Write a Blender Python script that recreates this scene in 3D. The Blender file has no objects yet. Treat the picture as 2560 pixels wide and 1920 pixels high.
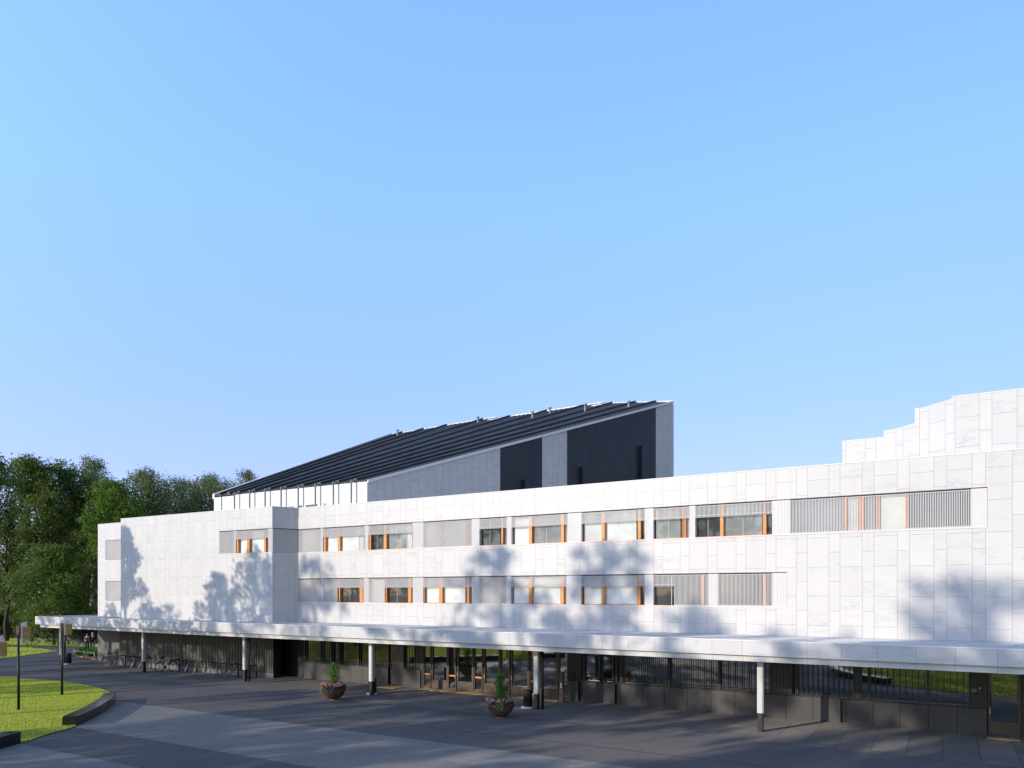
import bpy, bmesh, math, random
import numpy as np
from mathutils import Vector, Matrix
R = random.Random(7)
NR = np.random.default_rng(11)
scn = bpy.context.scene
COL = scn.collection
PI = math.pi

# ------------------------------------------------------------------ survey frame of the photograph
FL, HC, HZ, UC = 1829.0, 5.5, 1481.0, 1280.0        # focal length (px of a 2560 px wide picture), eye height, horizon row, centre column
DR = Vector((0.86170791, -0.50740466, 0)); NN = Vector((-0.50740466, -0.86170791, 0))
D0 = 33.6

def ground(u, v, z=0.0):
    Z = (HC - z) * FL / (v - HZ)
    return Vector(((u - UC) / FL * Z, Z, z))

class Frame:
    """a wall frame: a runs along the wall to the right, t outward, z up"""
    def __init__(s, o, d):
        s.o = Vector((o[0], o[1], 0)); s.d = Vector((d[0], d[1], 0)).normalized(); s.n = Vector((s.d.y, -s.d.x, 0))
    def w(s, a, t, z): return s.o + s.d * a + s.n * t + Vector((0, 0, z))
    def A(s, u, t=0.0):
        r = Vector(((u - UC) / FL, 1, 0)); p = s.o + s.n * t
        lam = p.dot(s.n) / r.dot(s.n)
        return (r * lam - p).dot(s.d)
    def Zv(s, u, v, t=0.0):
        r = Vector(((u - UC) / FL, 1, 0)); p = s.o + s.n * t
        lam = p.dot(s.n) / r.dot(s.n)
        return HC + (HZ - v) / FL * lam
O0 = -NN * D0
MAIN = Frame(O0, DR)
def st(s, t, z=0.0): return MAIN.w(s, t, z)

# ------------------------------------------------------------------ object helpers
class MB:
    def __init__(s): s.v = []; s.f = []; s.uv = []; s.m = []; s.mi = 0; s.sm = []
    def face(s, idx, uv=None, smooth=False):
        s.f.append(tuple(idx)); s.uv.append(uv); s.m.append(s.mi); s.sm.append(smooth)
    def add(s, pts):
        k = len(s.v); s.v.extend([tuple(p) for p in pts]); return k
    def fbox(s, F, a0, a1, t0, t1, z0, z1):
        L = [(a, t, z) for z in (z0, z1) for t in (t0, t1) for a in (a0, a1)]
        k = s.add([F.w(*p) for p in L])
        for q, ax in (((2, 3, 7, 6), 't'), ((1, 0, 4, 5), 't'), ((0, 2, 6, 4), 'a'), ((3, 1, 5, 7), 'a'), ((4, 6, 7, 5), 'z'), ((0, 1, 3, 2), 'z')):
            if ax == 't': uv = [(L[i][0], L[i][2]) for i in q]
            elif ax == 'a': uv = [(L[i][1], L[i][2]) for i in q]
            else: uv = [(L[i][0], L[i][1]) for i in q]
            s.face([k + i for i in q], uv)
    def box(s, x0, x1, y0, y1, z0, z1):
        s.fbox(Frame((0, 0), (1, 0)), x0, x1, -y1, -y0, z0, z1)
    def fquad(s, F, pts):                      # polygon in (a, t, z)
        k = s.add([F.w(*p) for p in pts]); s.face(range(k, k + len(pts)), [(p[0], p[2]) for p in pts])
    def tube(s, pts, rad, n=8, cap=True, smooth=True):
        pts = [Vector(p) for p in pts]; rs = rad if isinstance(rad, (list, tuple)) else [rad] * len(pts)
        rings = []; up = None
        for i, p in enumerate(pts):
            d = (pts[min(i + 1, len(pts) - 1)] - pts[max(i - 1, 0)])
            d = d.normalized() if d.length > 1e-9 else Vector((0, 0, 1))
            if up is None:
                x = d.orthogonal().normalized()
            else:
                x = (up - d * up.dot(d))
                x = x.normalized() if x.length > 1e-6 else d.orthogonal().normalized()
            up = x; y = d.cross(x)
            rings.append(s.add([p + (x * math.cos(2 * PI * k / n) + y * math.sin(2 * PI * k / n)) * rs[i] for k in range(n)]))
        for i in range(len(rings) - 1):
            for k in range(n):
                s.face((rings[i] + k, rings[i] + (k + 1) % n, rings[i + 1] + (k + 1) % n, rings[i + 1] + k), None, smooth)
        if cap:
            s.face([rings[0] + k for k in range(n)][::-1]); s.face([rings[-1] + k for k in range(n)])
    def lathe(s, c, prof, n=24, smooth=True):
        c = Vector(c); rings = []
        for r, z in prof:
            rings.append(s.add([c + Vector((r * math.cos(2 * PI * k / n), r * math.sin(2 * PI * k / n), z)) for k in range(n)]))
        for i in range(len(rings) - 1):
            for k in range(n):
                s.face((rings[i] + k, rings[i] + (k + 1) % n, rings[i + 1] + (k + 1) % n, rings[i + 1] + k), None, smooth)
        s.face([rings[0] + k for k in range(n)][::-1]); s.face([rings[-1] + k for k in range(n)])
    def prism(s, poly, z0, z1, uvf=None):
        n = len(poly); ar = sum(poly[i][0] * poly[(i + 1) % n][1] - poly[(i + 1) % n][0] * poly[i][1] for i in range(n))
        if ar < 0: poly = poly[::-1]
        k = s.add([(p[0], p[1], z0) for p in poly] + [(p[0], p[1], z1) for p in poly])
        s.face([k + i for i in range(n)][::-1]); s.face([k + n + i for i in range(n)])
        for i in range(n):
            j = (i + 1) % n
            s.face((k + i, k + j, k + n + j, k + n + i))
    def sheet(s, poly, z):
        n = len(poly); ar = sum(poly[i][0] * poly[(i + 1) % n][1] - poly[(i + 1) % n][0] * poly[i][1] for i in range(n))
        if ar < 0: poly = poly[::-1]
        k = s.add([(p[0], p[1], z) for p in poly]); s.face(range(k, k + n))
    def build(s, name, mat, parent=None, bevel=0.0):
        me = bpy.data.meshes.new(name)
        org = Vector(parent['_o']) if parent is not None else Vector((0, 0, 0))
        me.from_pydata([(p[0] - org.x, p[1] - org.y, p[2] - org.z) for p in s.v], [], s.f)
        mats = mat if isinstance(mat, (list, tuple)) else [mat]
        for m in mats: me.materials.append(m)
        me.polygons.foreach_set('material_index', s.m); me.polygons.foreach_set('use_smooth', s.sm)
        if any(u is not None for u in s.uv):
            lay = me.uv_layers.new(name='UVMap'); li = 0
            for f, uv in zip(s.f, s.uv):
                for j in range(len(f)):
                    lay.data[li].uv = uv[j] if uv is not None else (0, 0)
                    li += 1
        me.update()
        o = bpy.data.objects.new(name, me); COL.objects.link(o)
        if parent is not None: o.parent = parent; o['_o'] = parent['_o']
        else: o['_o'] = (0.0, 0.0, 0.0)
        if bevel:
            b = o.modifiers.new('bevel', 'BEVEL'); b.width = bevel; b.segments = 2; b.limit_method = 'ANGLE'
        return o

def tag(o, label=None, cat=None, group=None, kind=None):
    for k, v in (('label', label), ('category', cat), ('group', group), ('kind', kind)):
        if v: o[k] = v
    return o
def thing(name, label, cat, loc=(0, 0, 0), group=None):
    o = bpy.data.objects.new(name, None); COL.objects.link(o); o.location = loc; o['_o'] = tuple(float(x) for x in loc)
    o.empty_display_size = .2
    return tag(o, label, cat, group)
def kids(o): return [c for c in bpy.data.objects if c.parent == o]
def dup(root, loc, rotz=0.0, label=None, scale=None):
    r = root.copy(); COL.objects.link(r); r.location = loc; r.rotation_euler = (0, 0, rotz)
    if scale: r.scale = (scale, scale, scale) if not isinstance(scale, tuple) else scale
    if label: r['label'] = label
    for ch in kids(root):
        c = ch.copy(); COL.objects.link(c); c.parent = r
        for g in kids(ch):
            d = g.copy(); COL.objects.link(d); d.parent = c
    return r

# ------------------------------------------------------------------ materials
class G:
    def __init__(s, name):
        s.mat = bpy.data.materials.new(name); s.mat.use_nodes = True; s.t = s.mat.node_tree
        s.b = s.t.nodes['Principled BSDF']; s.out = s.t.nodes['Material Output']
    def n(s, typ, **kw):
        x = s.t.nodes.new(typ)
        for k, v in kw.items(): setattr(x, k, v)
        return x
    def l(s, a, b): s.t.links.new(a, b)
    def m(s, op, a, b=0.0, c=0.0):
        x = s.n('ShaderNodeMath', operation=op)
        for i, q in enumerate((a, b, c)):
            if hasattr(q, 'node'): s.l(q, x.inputs[i])
            elif i < len(x.inputs): x.inputs[i].default_value = q
        return x.outputs[0]
    def noise(s, vec, scale, detail=3, rough=.55, dist=0.0):
        x = s.n('ShaderNodeTexNoise'); x.inputs['Scale'].default_value = scale; x.inputs['Detail'].default_value = detail
        x.inputs['Roughness'].default_value = rough; x.inputs['Distortion'].default_value = dist
        if vec is not None: s.l(vec, x.inputs['Vector'])
        return x
    def mix(s, f, a, b, mode='MIX'):
        x = s.n('ShaderNodeMix', data_type='RGBA', blend_type=mode)
        for k, q in ((0, f), (6, a), (7, b)):
            if hasattr(q, 'node'): s.l(q, x.inputs[k])
            else: x.inputs[k].default_value = (*q, 1) if isinstance(q, tuple) and len(q) == 3 else q
        return x.outputs[2]
    def rng(s, v, a, b, c=0.0, d=1.0):
        x = s.n('ShaderNodeMapRange'); s.l(v, x.inputs[0])
        for i, q in enumerate((a, b, c, d)): x.inputs[i + 1].default_value = q
        return x.outputs[0]
    def obj(s): return s.n('ShaderNodeTexCoord').outputs['Object']
    def bump(s, h, st=.3, dist=.02):
        x = s.n('ShaderNodeBump'); x.inputs['Strength'].default_value = st; x.inputs['Distance'].default_value = dist
        s.l(h, x.inputs['Height']); s.l(x.outputs[0], s.b.inputs['Normal'])
    def col(s, c):
        if hasattr(c, 'node'): s.l(c, s.b.inputs['Base Color'])
        else: s.b.inputs['Base Color'].default_value = (*c, 1)
    def set(s, **kw):
        for k, v in kw.items(): s.b.inputs[k.replace('_', ' ')].default_value = v

def simple(name, c, rough=.5, metal=0.0, var=.12, scale=6.0, ior=1.5, spec=.5, bump=0.0):
    g = G(name); co = g.obj(); nz = g.noise(co, scale, 4)
    lo = tuple(x * (1 - var) for x in c); hi = tuple(min(1, x * (1 + var)) for x in c)
    g.col(g.mix(g.rng(nz.outputs[0], .3, .7), lo, hi))
    g.set(Roughness=rough, Metallic=metal, IOR=ior); g.b.inputs['Specular IOR Level'].default_value = spec
    if bump: g.bump(nz.outputs[0], bump, .01)
    return g.mat

def marble(name, mode, vs=1.0, P=1.29, W=.853, s0=-5.026, r0=4.088, H=1.245, line=.0075, base=(.575, .565, .548), lc=(.25, .235, .22)):
    g = G(name); uv = g.n('ShaderNodeUVMap', uv_map='UVMap').outputs[0]
    sp = g.n('ShaderNodeSeparateXYZ'); g.l(uv, sp.inputs[0]); U, V = sp.outputs[0], sp.outputs[1]
    x = g.m('SUBTRACT', U, s0); c = g.m('FLOOR', g.m('DIVIDE', x, P)); m = g.m('SUBTRACT', x, g.m('MULTIPLY', c, P))
    if mode == 'facade':
        nar = g.m('GREATER_THAN', m, W); cid = g.m('ADD', g.m('MULTIPLY', c, 2), nar)
        dv = g.m('MINIMUM', g.m('MINIMUM', m, g.m('SUBTRACT', P, m)), g.m('ABSOLUTE', g.m('SUBTRACT', m, W)))
        off = g.m('MULTIPLY', nar, H / 2)
    else:
        cid = c; dv = g.m('MINIMUM', m, g.m('SUBTRACT', P, m)); off = g.m('MULTIPLY', g.m('FRACT', g.m('MULTIPLY', c, .42)), H)
    y = g.m('DIVIDE', g.m('SUBTRACT', g.m('SUBTRACT', V, r0), off), H); r = g.m('FLOOR', y)
    fy = g.m('MULTIPLY', g.m('SUBTRACT', y, r), H); dh = g.m('MINIMUM', fy, g.m('SUBTRACT', H, fy))
    d = dv if mode == 'fascia' else g.m('MINIMUM', dv, dh)
    if mode == 'fascia': r = g.m('MULTIPLY', r, 0.0)
    lm = g.rng(d, line * .6, line * 1.5, 1, 0)
    cb = g.n('ShaderNodeCombineXYZ'); g.l(cid, cb.inputs[0]); g.l(r, cb.inputs[1])
    wn = g.n('ShaderNodeTexWhiteNoise', noise_dimensions='3D'); g.l(cb.outputs[0], wn.inputs['Vector'])
    # veins: each slab cut from another place of the block
    vm = g.n('ShaderNodeVectorMath', operation='MULTIPLY_ADD'); g.l(wn.outputs['Color'], vm.inputs[0]); vm.inputs[1].default_value = (37, 41, 23); g.l(uv, vm.inputs[2])
    mp = g.n('ShaderNodeMapping'); mp.inputs['Rotation'].default_value = (0, 0, math.radians(-38)); mp.inputs['Scale'].default_value = (.45, 2.2, 1)
    g.l(vm.outputs[0], mp.inputs[0])
    n1 = g.noise(mp.outputs[0], 1.1, 6, .62, 1.4); n2 = g.noise(mp.outputs[0], .5, 3, .5, .6)
    vein = g.rng(g.m('ABSOLUTE', g.m('SUBTRACT', n1.outputs[0], .5)), 0, .035, 1, 0)
    vein = g.m('MULTIPLY', vein, g.rng(n2.outputs[0], .48, .66))
    cloud = g.rng(n2.outputs[0], .35, .7, 0, 1)
    base2 = tuple(b * (.925 if vs else .55) for b in base)
    colr = g.mix(g.m('MULTIPLY', wn.outputs['Value'], .75), base, base2)
    colr = g.mix(g.m('MULTIPLY', cloud, .13), colr, (base[0] * .86, base[1] * .88, base[2] * .91))
    colr = g.mix(g.m('MULTIPLY', vein, .55 * vs), colr, (.34, .355, .38))
    big = g.noise(uv, .23, 4, .6)
    colr = g.mix(g.rng(big.outputs[0], .45, .75, 0, .10 * vs), colr, (.44, .43, .42))
    sm_ = g.n('ShaderNodeMapping'); sm_.inputs['Scale'].default_value = (2.6, .16, 1); g.l(uv, sm_.inputs[0]); sn = g.noise(sm_.outputs[0], 1.0, 4, .6)
    colr = g.mix(g.rng(sn.outputs[0], .52, .78, 0, .16 * vs), colr, (.36, .355, .34))
    colr = g.mix(g.m('MULTIPLY', lm, .8), colr, lc)
    g.col(colr); g.set(Roughness=.42); g.b.inputs['Specular IOR Level'].default_value = .35
    g.bump(g.m('SUBTRACT', g.m('MULTIPLY', wn.outputs['Value'], .15), lm), .25, .004)
    return g.mat

M = {}
M['marble'] = marble('white_marble', 'facade')
M['marble_hall'] = marble('white_marble_hall', 'uniform', P=.75, s0=0, line=.011)
M['marble_black'] = marble('black_granite_hall', 'uniform', vs=0.0, P=.75, s0=0.2, line=.014, base=(.024, .031, .044), lc=(.007, .009, .012))
M['marble_fascia'] = marble('white_marble_fascia', 'fascia', P=1.17, s0=.3, line=.007, base=(.56, .555, .545))
M['white_metal'] = simple('white_painted_metal', (.62, .61, .60), .4, var=.03)
M['panel_white'] = simple('white_panel', (.60, .59, .58), .5, var=.03, scale=2)
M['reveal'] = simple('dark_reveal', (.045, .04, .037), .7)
M['wood'] = simple('oiled_orange_wood', (.60, .225, .042), .45, var=.25, scale=9)
M['black_steel'] = simple('black_steel', (.012, .012, .012), .45, var=.2)
M['bronze'] = simple('brown_bronze', (.078, .056, .044), .42, metal=.35, var=.25, scale=4)
M['brass'] = simple('brass', (.55, .36, .12), .35, metal=.9)
M['dark_plinth'] = simple('dark_render_plinth', (.055, .053, .052), .8, var=.15)
M['alu'] = simple('aluminium_cladding', (.52, .53, .53), .38, metal=.3, var=.05)
M['pipe'] = simple('grey_green_pipe', (.20, .215, .20), .5, var=.1)
M['roof_metal'] = simple('dark_roof_metal', (.034, .035, .037), .6, metal=.1, var=.3, scale=.7)
M['seam_metal'] = simple('roof_seam_metal', (.20, .20, .198), .5, metal=.2, var=.3, scale=.5)
M['concrete'] = simple('grey_concrete', (.135, .128, .12), .8, var=.15, scale=3, bump=.2)
M['conc_light'] = simple('light_concrete', (.42, .42, .41), .8, var=.1)
M['dark_wall'] = simple('dark_recess_wall', (.014, .014, .015), .6, var=.2)
M['batten'] = simple('dark_grey_batten', (.125, .117, .10), .55, var=.25, scale=8)
M['ceiling'] = simple('canopy_soffit', (.16, .155, .15), .7, var=.05)
M['lamp_white'] = simple('opal_lamp_glass', (.75, .75, .72), .3, var=.02)
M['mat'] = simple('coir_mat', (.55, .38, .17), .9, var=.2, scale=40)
M['white_paint'] = simple('white_paint', (.72, .72, .72), .5, var=.02)
M['rubber'] = simple('black_rubber', (.01, .01, .011), .7)
M['galv'] = simple('galvanised_steel', (.30, .31, .31), .45, metal=.6, var=.15)
M['terracotta'] = simple('terracotta', (.34, .12, .05), .8, var=.2)
M['bowl'] = simple('brown_bowl', (.085, .052, .035), .5, var=.5, scale=5)
M['soil'] = simple('soil', (.05, .035, .025), .95)
M['rock'] = simple('granite_boulder', (.16, .155, .15), .85, var=.4, scale=3, bump=.5)
M['copper'] = simple('brass_louvre', (.42, .25, .09), .4, metal=.5, var=.2)

def granite(name, base, rough, speck=.25):
    g = G(name); co = g.obj(); a = g.noise(co, 90, 2, .7); b = g.noise(co, 1.3, 4)
    c = g.mix(g.rng(a.outputs[0], .56, .72), base, tuple(x * (1 + speck * 8) + .01 for x in base))
    g.col(g.mix(g.rng(b.outputs[0], .3, .7, 0, .5), c, tuple(x * .6 for x in base))); g.set(Roughness=rough)
    return g.mat
M['plinth'] = granite('plinth_granite', (.046, .043, .041), .5)
M['bench'] = granite('polished_black_granite', (.014, .015, .016), .16, .1)

def glass(name, tint, ior=2.6, rough=.03, wav=.003):
    g = G(name); co = g.obj(); nz = g.noise(co, .9, 2)
    g.col(g.mix(g.rng(nz.outputs[0], .3, .7), tint, tuple(x * 1.4 for x in tint)))
    g.set(Roughness=rough, IOR=ior); g.bump(nz.outputs[0], .12, wav)
    return g.mat
M['glass'] = glass('reflective_dark_glass', (.004, .006, .006), 2.9)
M['glass_up'] = glass('dark_glass', (.040, .046, .047), 1.65)
M['glass_mid'] = glass('grey_blind_behind_glass', (.20, .215, .21), 1.7)
M['blind'] = glass('pale_blind_behind_glass', (.52, .555, .535), 1.55)
M['glass_lou'] = glass('louvre_backing_glass', (.50, .48, .44), 1.5)

def floor_mat(name, F, ps, pt_, base, var, line, lc, half=True, rough=.75, patch=.25, swap=False):
    """slab paving laid in rows parallel to the building"""
    g = G(name); co = g.obj(); sp = g.n('ShaderNodeSeparateXYZ'); g.l(co, sp.inputs[0]); X, Y = sp.outputs[0], sp.outputs[1]
    U = g.m('ADD', g.m('MULTIPLY', X, DR.x), g.m('MULTIPLY', Y, DR.y)); T = g.m('ADD', g.m('ADD', g.m('MULTIPLY', X, NN.x), g.m('MULTIPLY', Y, NN.y)), D0)
    if swap: U, T = T, U
    yt = g.m('DIVIDE', T, pt_); r = g.m('FLOOR', yt); fy = g.m('MULTIPLY', g.m('SUBTRACT', yt, r), pt_)
    xs = g.m('ADD', g.m('DIVIDE', U, ps), g.m('MULTIPLY', g.m('MODULO', g.m('ABSOLUTE', r), 2.0), .5 if half else 0.0)); c = g.m('FLOOR', xs); fx = g.m('MULTIPLY', g.m('SUBTRACT', xs, c), ps)
    d = g.m('MINIMUM', g.m('MINIMUM', fx, g.m('SUBTRACT', ps, fx)), g.m('MINIMUM', fy, g.m('SUBTRACT', pt_, fy)))
    lm = g.rng(d, line * .5, line * 1.4, 1, 0)
    cb = g.n('ShaderNodeCombineXYZ'); g.l(c, cb.inputs[0]); g.l(r, cb.inputs[1])
    wn = g.n('ShaderNodeTexWhiteNoise', noise_dimensions='3D'); g.l(cb.outputs[0], wn.inputs['Vector'])
    a = g.noise(co, .8, 5, .6); b = g.noise(co, 60, 2)
    cc = g.mix(wn.outputs['Value'], tuple(x * (1 - var) for x in base), tuple(x * (1 + var) for x in base))
    cc = g.mix(g.rng(a.outputs[0], .3, .7, 0, patch), cc, tuple(x * .6 for x in base))
    cc = g.mix(g.rng(b.outputs[0], .3, .7, 0, .25), cc, tuple(x * 1.5 for x in base))
    g.col(g.mix(g.m('MULTIPLY', lm, .8), cc, lc)); g.set(Roughness=rough); g.b.inputs['Diffuse Roughness'].default_value = 1.0
    g.bump(g.m('SUBTRACT', g.m('MULTIPLY', b.outputs[0], .3), lm), .3, .006)
    return g.mat
M['paving'] = floor_mat('grey_concrete_paving', MAIN, 1.2, .62, (.158, .152, .147), .10, .011, (.10, .10, .10))
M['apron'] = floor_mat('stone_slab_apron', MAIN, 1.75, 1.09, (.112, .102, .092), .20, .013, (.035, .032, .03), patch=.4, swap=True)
def asphalt():
    g = G('asphalt'); co = g.obj(); a = g.noise(co, .35, 6, .6); b = g.noise(co, 110, 2, .8); c = g.noise(co, 14, 3)
    k = g.mix(g.rng(a.outputs[0], .3, .7), (.050, .046, .046), (.080, .072, .072))
    k = g.mix(g.rng(b.outputs[0], .35, .75, 0, .6), k, (.17, .157, .153))
    k = g.mix(g.rng(c.outputs[0], .35, .65, 0, .3), k, (.038, .047, .048))
    vo = g.n('ShaderNodeTexVoronoi', feature='DISTANCE_TO_EDGE'); vo.inputs['Scale'].default_value = .16; dv = g.noise(co, .5, 5, .6)
    va = g.n('ShaderNodeVectorMath', operation='MULTIPLY_ADD'); g.l(dv.outputs['Color'], va.inputs[0]); va.inputs[1].default_value = (2.2, 2.2, 0); g.l(co, va.inputs[2]); g.l(va.outputs[0], vo.inputs['Vector'])
    k = g.mix(g.rng(vo.outputs['Distance'], .0, .006, .55, 0), k, (.03, .028, .028))
    pt = g.noise(co, .13, 2, .4); k = g.mix(g.rng(pt.outputs[0], .50, .53, 0, .16), k, (.10, .092, .09))
    g.col(k); g.set(Roughness=.85); g.bump(b.outputs[0], .35, .006); g.b.inputs['Diffuse Roughness'].default_value = 1.0
    return g.mat
M['asphalt'] = asphalt()
def lawn():
    g = G('mown_lawn'); co = g.obj(); a = g.noise(co, .22, 5, .6); b = g.noise(co, 9, 4, .7); c = g.noise(co, 70, 2)
    k = g.mix(g.rng(a.outputs[0], .3, .7), (.19, .25, .03), (.29, .32, .055))
    k = g.mix(g.rng(b.outputs[0], .35, .7, 0, .55), k, (.16, .21, .025))
    k = g.mix(g.rng(c.outputs[0], .4, .7, 0, .5), k, (.27, .31, .075))
    g.col(k); g.set(Roughness=.9); g.b.inputs['Specular IOR Level'].default_value = .1; g.b.inputs['Diffuse Roughness'].default_value = 1.0
    g.bump(c.outputs[0], .6, .03)
    return g.mat
M['lawn'] = lawn()
M['meadow'] = simple('rough_park_ground', (.06, .075, .025), .95, var=.5, scale=.3)
M['drain'] = simple('rusty_drain_strip', (.10, .062, .045), .8, var=.3)
def gravel():
    g = G('white_roof_gravel'); co = g.obj(); b = g.noise(co, 16, 3, .8); c = g.noise(co, 1.1, 4)
    k = g.mix(g.rng(b.outputs[0], .32, .62), (.30, .30, .30), (.66, .655, .65))
    k = g.mix(g.rng(c.outputs[0], .4, .75, 0, .35), k, (.4, .39, .38))
    g.col(k); g.set(Roughness=.9); g.bump(b.outputs[0], .9, .03); g.b.inputs['Diffuse Roughness'].default_value = 1.0
    return g.mat
M['gravel'] = gravel()
def leaf(name, dark, light, trans=.38):
    g = G(name); gi = g.n('ShaderNodeNewGeometry').outputs['Random Per Island']; co = g.obj(); nz = g.noise(co, .45, 3)
    f = g.m('ADD', g.m('MULTIPLY', gi, .6), g.m('MULTIPLY', g.rng(nz.outputs[0], .3, .7), .4))
    k = g.mix(f, dark, light); g.col(k); g.set(Roughness=.55); g.b.inputs['Specular IOR Level'].default_value = .25
    tr = g.n('ShaderNodeBsdfTranslucent'); g.l(g.mix(.5, k, tuple(min(1, x * 1.6) for x in light)), tr.inputs[0])
    ms = g.n('ShaderNodeMixShader'); ms.inputs[0].default_value = trans; g.l(g.b.outputs[0], ms.inputs[1]); g.l(tr.outputs[0], ms.inputs[2]); g.l(ms.outputs[0], g.out.inputs[0])
    return g.mat
M['leaf_dark'] = leaf('dark_green_leaves', (.045, .08, .018), (.135, .185, .042))
M['leaf_mid'] = leaf('green_leaves', (.05, .10, .018), (.145, .215, .042))
M['leaf_bright'] = leaf('bright_green_leaves', (.055, .125, .014), (.145, .235, .032))
M['leaf_birch'] = leaf('olive_birch_leaves', (.062, .10, .03), (.18, .225, .075))
M['leaf_dry'] = leaf('dry_grass', (.09, .075, .03), (.23, .19, .085), .15)
M['leaf_pot'] = leaf('potted_shrub_leaves', (.04, .10, .015), (.15, .26, .04))
M['leaf_bed'] = leaf('bed_shrub_leaves', (.05, .13, .012), (.12, .26, .03))
M['petal_pink'] = leaf('pink_petals', (.60, .14, .24), (.85, .50, .55), .2)
M['leaf_pale'] = leaf('silvery_grass_leaves', (.14, .19, .08), (.32, .36, .20), .2)
M['bark'] = simple('dark_bark', (.05, .04, .032), .9, var=.4, scale=5, bump=.5)
def birchbark():
    g = G('birch_bark'); co = g.obj(); mp = g.n('ShaderNodeMapping'); mp.inputs['Scale'].default_value = (1, 1, 6); g.l(co, mp.inputs[0]); nz = g.noise(mp.outputs[0], 2.5, 4)
    g.col(g.mix(g.rng(nz.outputs[0], .45, .6), (.45, .43, .39), (.07, .06, .05))); g.set(Roughness=.8)
    return g.mat
M['birch'] = birchbark()
M['skin'] = simple('skin', (.48, .27, .19), .55, var=.05)
M['cloth_black'] = simple('black_cloth', (.014, .014, .017), .85)
M['cloth_grey'] = simple('grey_cloth', (.12, .105, .115), .85)
M['cloth_yellow'] = simple('pale_yellow_shirt', (.62, .54, .27), .8)
M['cloth_slate'] = simple('slate_sleeves', (.09, .11, .12), .85)
M['hair_grey'] = simple('grey_hair', (.42, .40, .37), .7)
M['hair_brown'] = simple('reddish_brown_hair', (.13, .05, .03), .6)
M['green_light'] = simple('green_reflector', (.05, .35, .25), .3)

# ------------------------------------------------------------------ camera, sky, sun
SKY_SLOPE, SKY_BASE, SUN_E, BACK = 3.0, 1.25, 4.35, .92
cam = bpy.data.cameras.new('camera'); co = bpy.data.objects.new('camera', cam); COL.objects.link(co); scn.camera = co
co.location = (0, 0, HC); co.rotation_euler = (PI / 2, 0, 0)
cam.sensor_width = 36; cam.lens = 36 * FL / 2560; cam.shift_y = (HZ - 960) / 2560; cam.clip_end = 5000; cam.clip_start = .1
EL = math.radians(16.4); SUN = Vector((-.841 * math.cos(EL), -.541 * math.cos(EL), math.sin(EL)))
w = bpy.data.worlds.new('World'); scn.world = w; w.use_nodes = True; nt = w.node_tree
sky = nt.nodes.new('ShaderNodeTexSky'); sky.sky_type = 'NISHITA'; sky.sun_disc = False
sky.sun_elevation = EL; sky.sun_rotation = math.atan2(SUN.x, SUN.y); sky.air_density = 1.0; sky.dust_density = 0.0; sky.ozone_density = 3.0; sky.altitude = 20
bg = nt.nodes['Background']; bg.inputs[1].default_value = .15
def wm(op, a, b, cl=False):
    x = nt.nodes.new('ShaderNodeMath'); x.operation = op; x.use_clamp = cl
    for i, q in enumerate((a, b)):
        if hasattr(q, 'node'): nt.links.new(q, x.inputs[i])
        else: x.inputs[i].default_value = q
    return x.outputs[0]
tc = nt.nodes.new('ShaderNodeTexCoord'); sp = nt.nodes.new('ShaderNodeSeparateXYZ'); nt.links.new(tc.outputs['Generated'], sp.inputs[0])
zc = wm('MAXIMUM', sp.outputs[2], 0.0)
yb = wm('ADD', wm('MULTIPLY', sp.outputs[1], 1.6), .35, True)
fill = wm('ADD', wm('MULTIPLY', yb, 1.0 - BACK), BACK)      # sky behind the camera, on the sun's side, dimmed to lower the fill light
zen = wm('SUBTRACT', 1.0, wm('MULTIPLY', wm('MULTIPLY', wm('SUBTRACT', zc, .64), 4.0, True), .75))      # deeper towards the zenith
gain = wm('MULTIPLY', wm('MULTIPLY', fill, zen), wm('MULTIPLY', wm('ADD', wm('MULTIPLY', wm('MINIMUM', zc, .75), SKY_SLOPE), SKY_BASE), wm('SUBTRACT', 1.0, wm('MULTIPLY', sp.outputs[0], .40))))
hz = wm('MULTIPLY', wm('SUBTRACT', 1.0, wm('MULTIPLY', zc, 2.2), True), yb)      # clear air: no yellow band at the horizon
vs = nt.nodes.new('ShaderNodeVectorMath'); vs.operation = 'SCALE'; nt.links.new(sky.outputs[0], vs.inputs[0]); nt.links.new(gain, vs.inputs['Scale'])
mx = nt.nodes.new('ShaderNodeMix'); mx.data_type = 'RGBA'; mx.blend_type = 'MULTIPLY'; nt.links.new(hz, mx.inputs[0]); nt.links.new(vs.outputs[0], mx.inputs[6]); mx.inputs[7].default_value = (.81, .57, .95, 1)
# the half of the sky around the low sun is warmer
m2 = nt.nodes.new('ShaderNodeMix'); m2.data_type = 'RGBA'; m2.blend_type = 'MULTIPLY'; nt.links.new(wm('SUBTRACT', 1.0, yb), m2.inputs[0]); nt.links.new(mx.outputs[2], m2.inputs[6]); m2.inputs[7].default_value = (1.36, 1.04, 1.0, 1)
nt.links.new(m2.outputs[2], bg.inputs[0])
sl = bpy.data.lights.new('sun', 'SUN'); so = bpy.data.objects.new('sun', sl); COL.objects.link(so)
sl.energy = SUN_E; sl.angle = math.radians(.53); sl.color = (1, .885, .745)
so.rotation_euler = (-SUN).to_track_quat('-Z', 'Y').to_euler()
scn.view_settings.view_transform = 'Standard'; scn.view_settings.look = 'None'; scn.view_settings.exposure = 0.0; scn.view_settings.gamma = 1
scn.cycles.max_bounces = 6; scn.cycles.diffuse_bounces = 3; scn.cycles.glossy_bounces = 3; scn.cycles.transparent_max_bounces = 6

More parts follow.
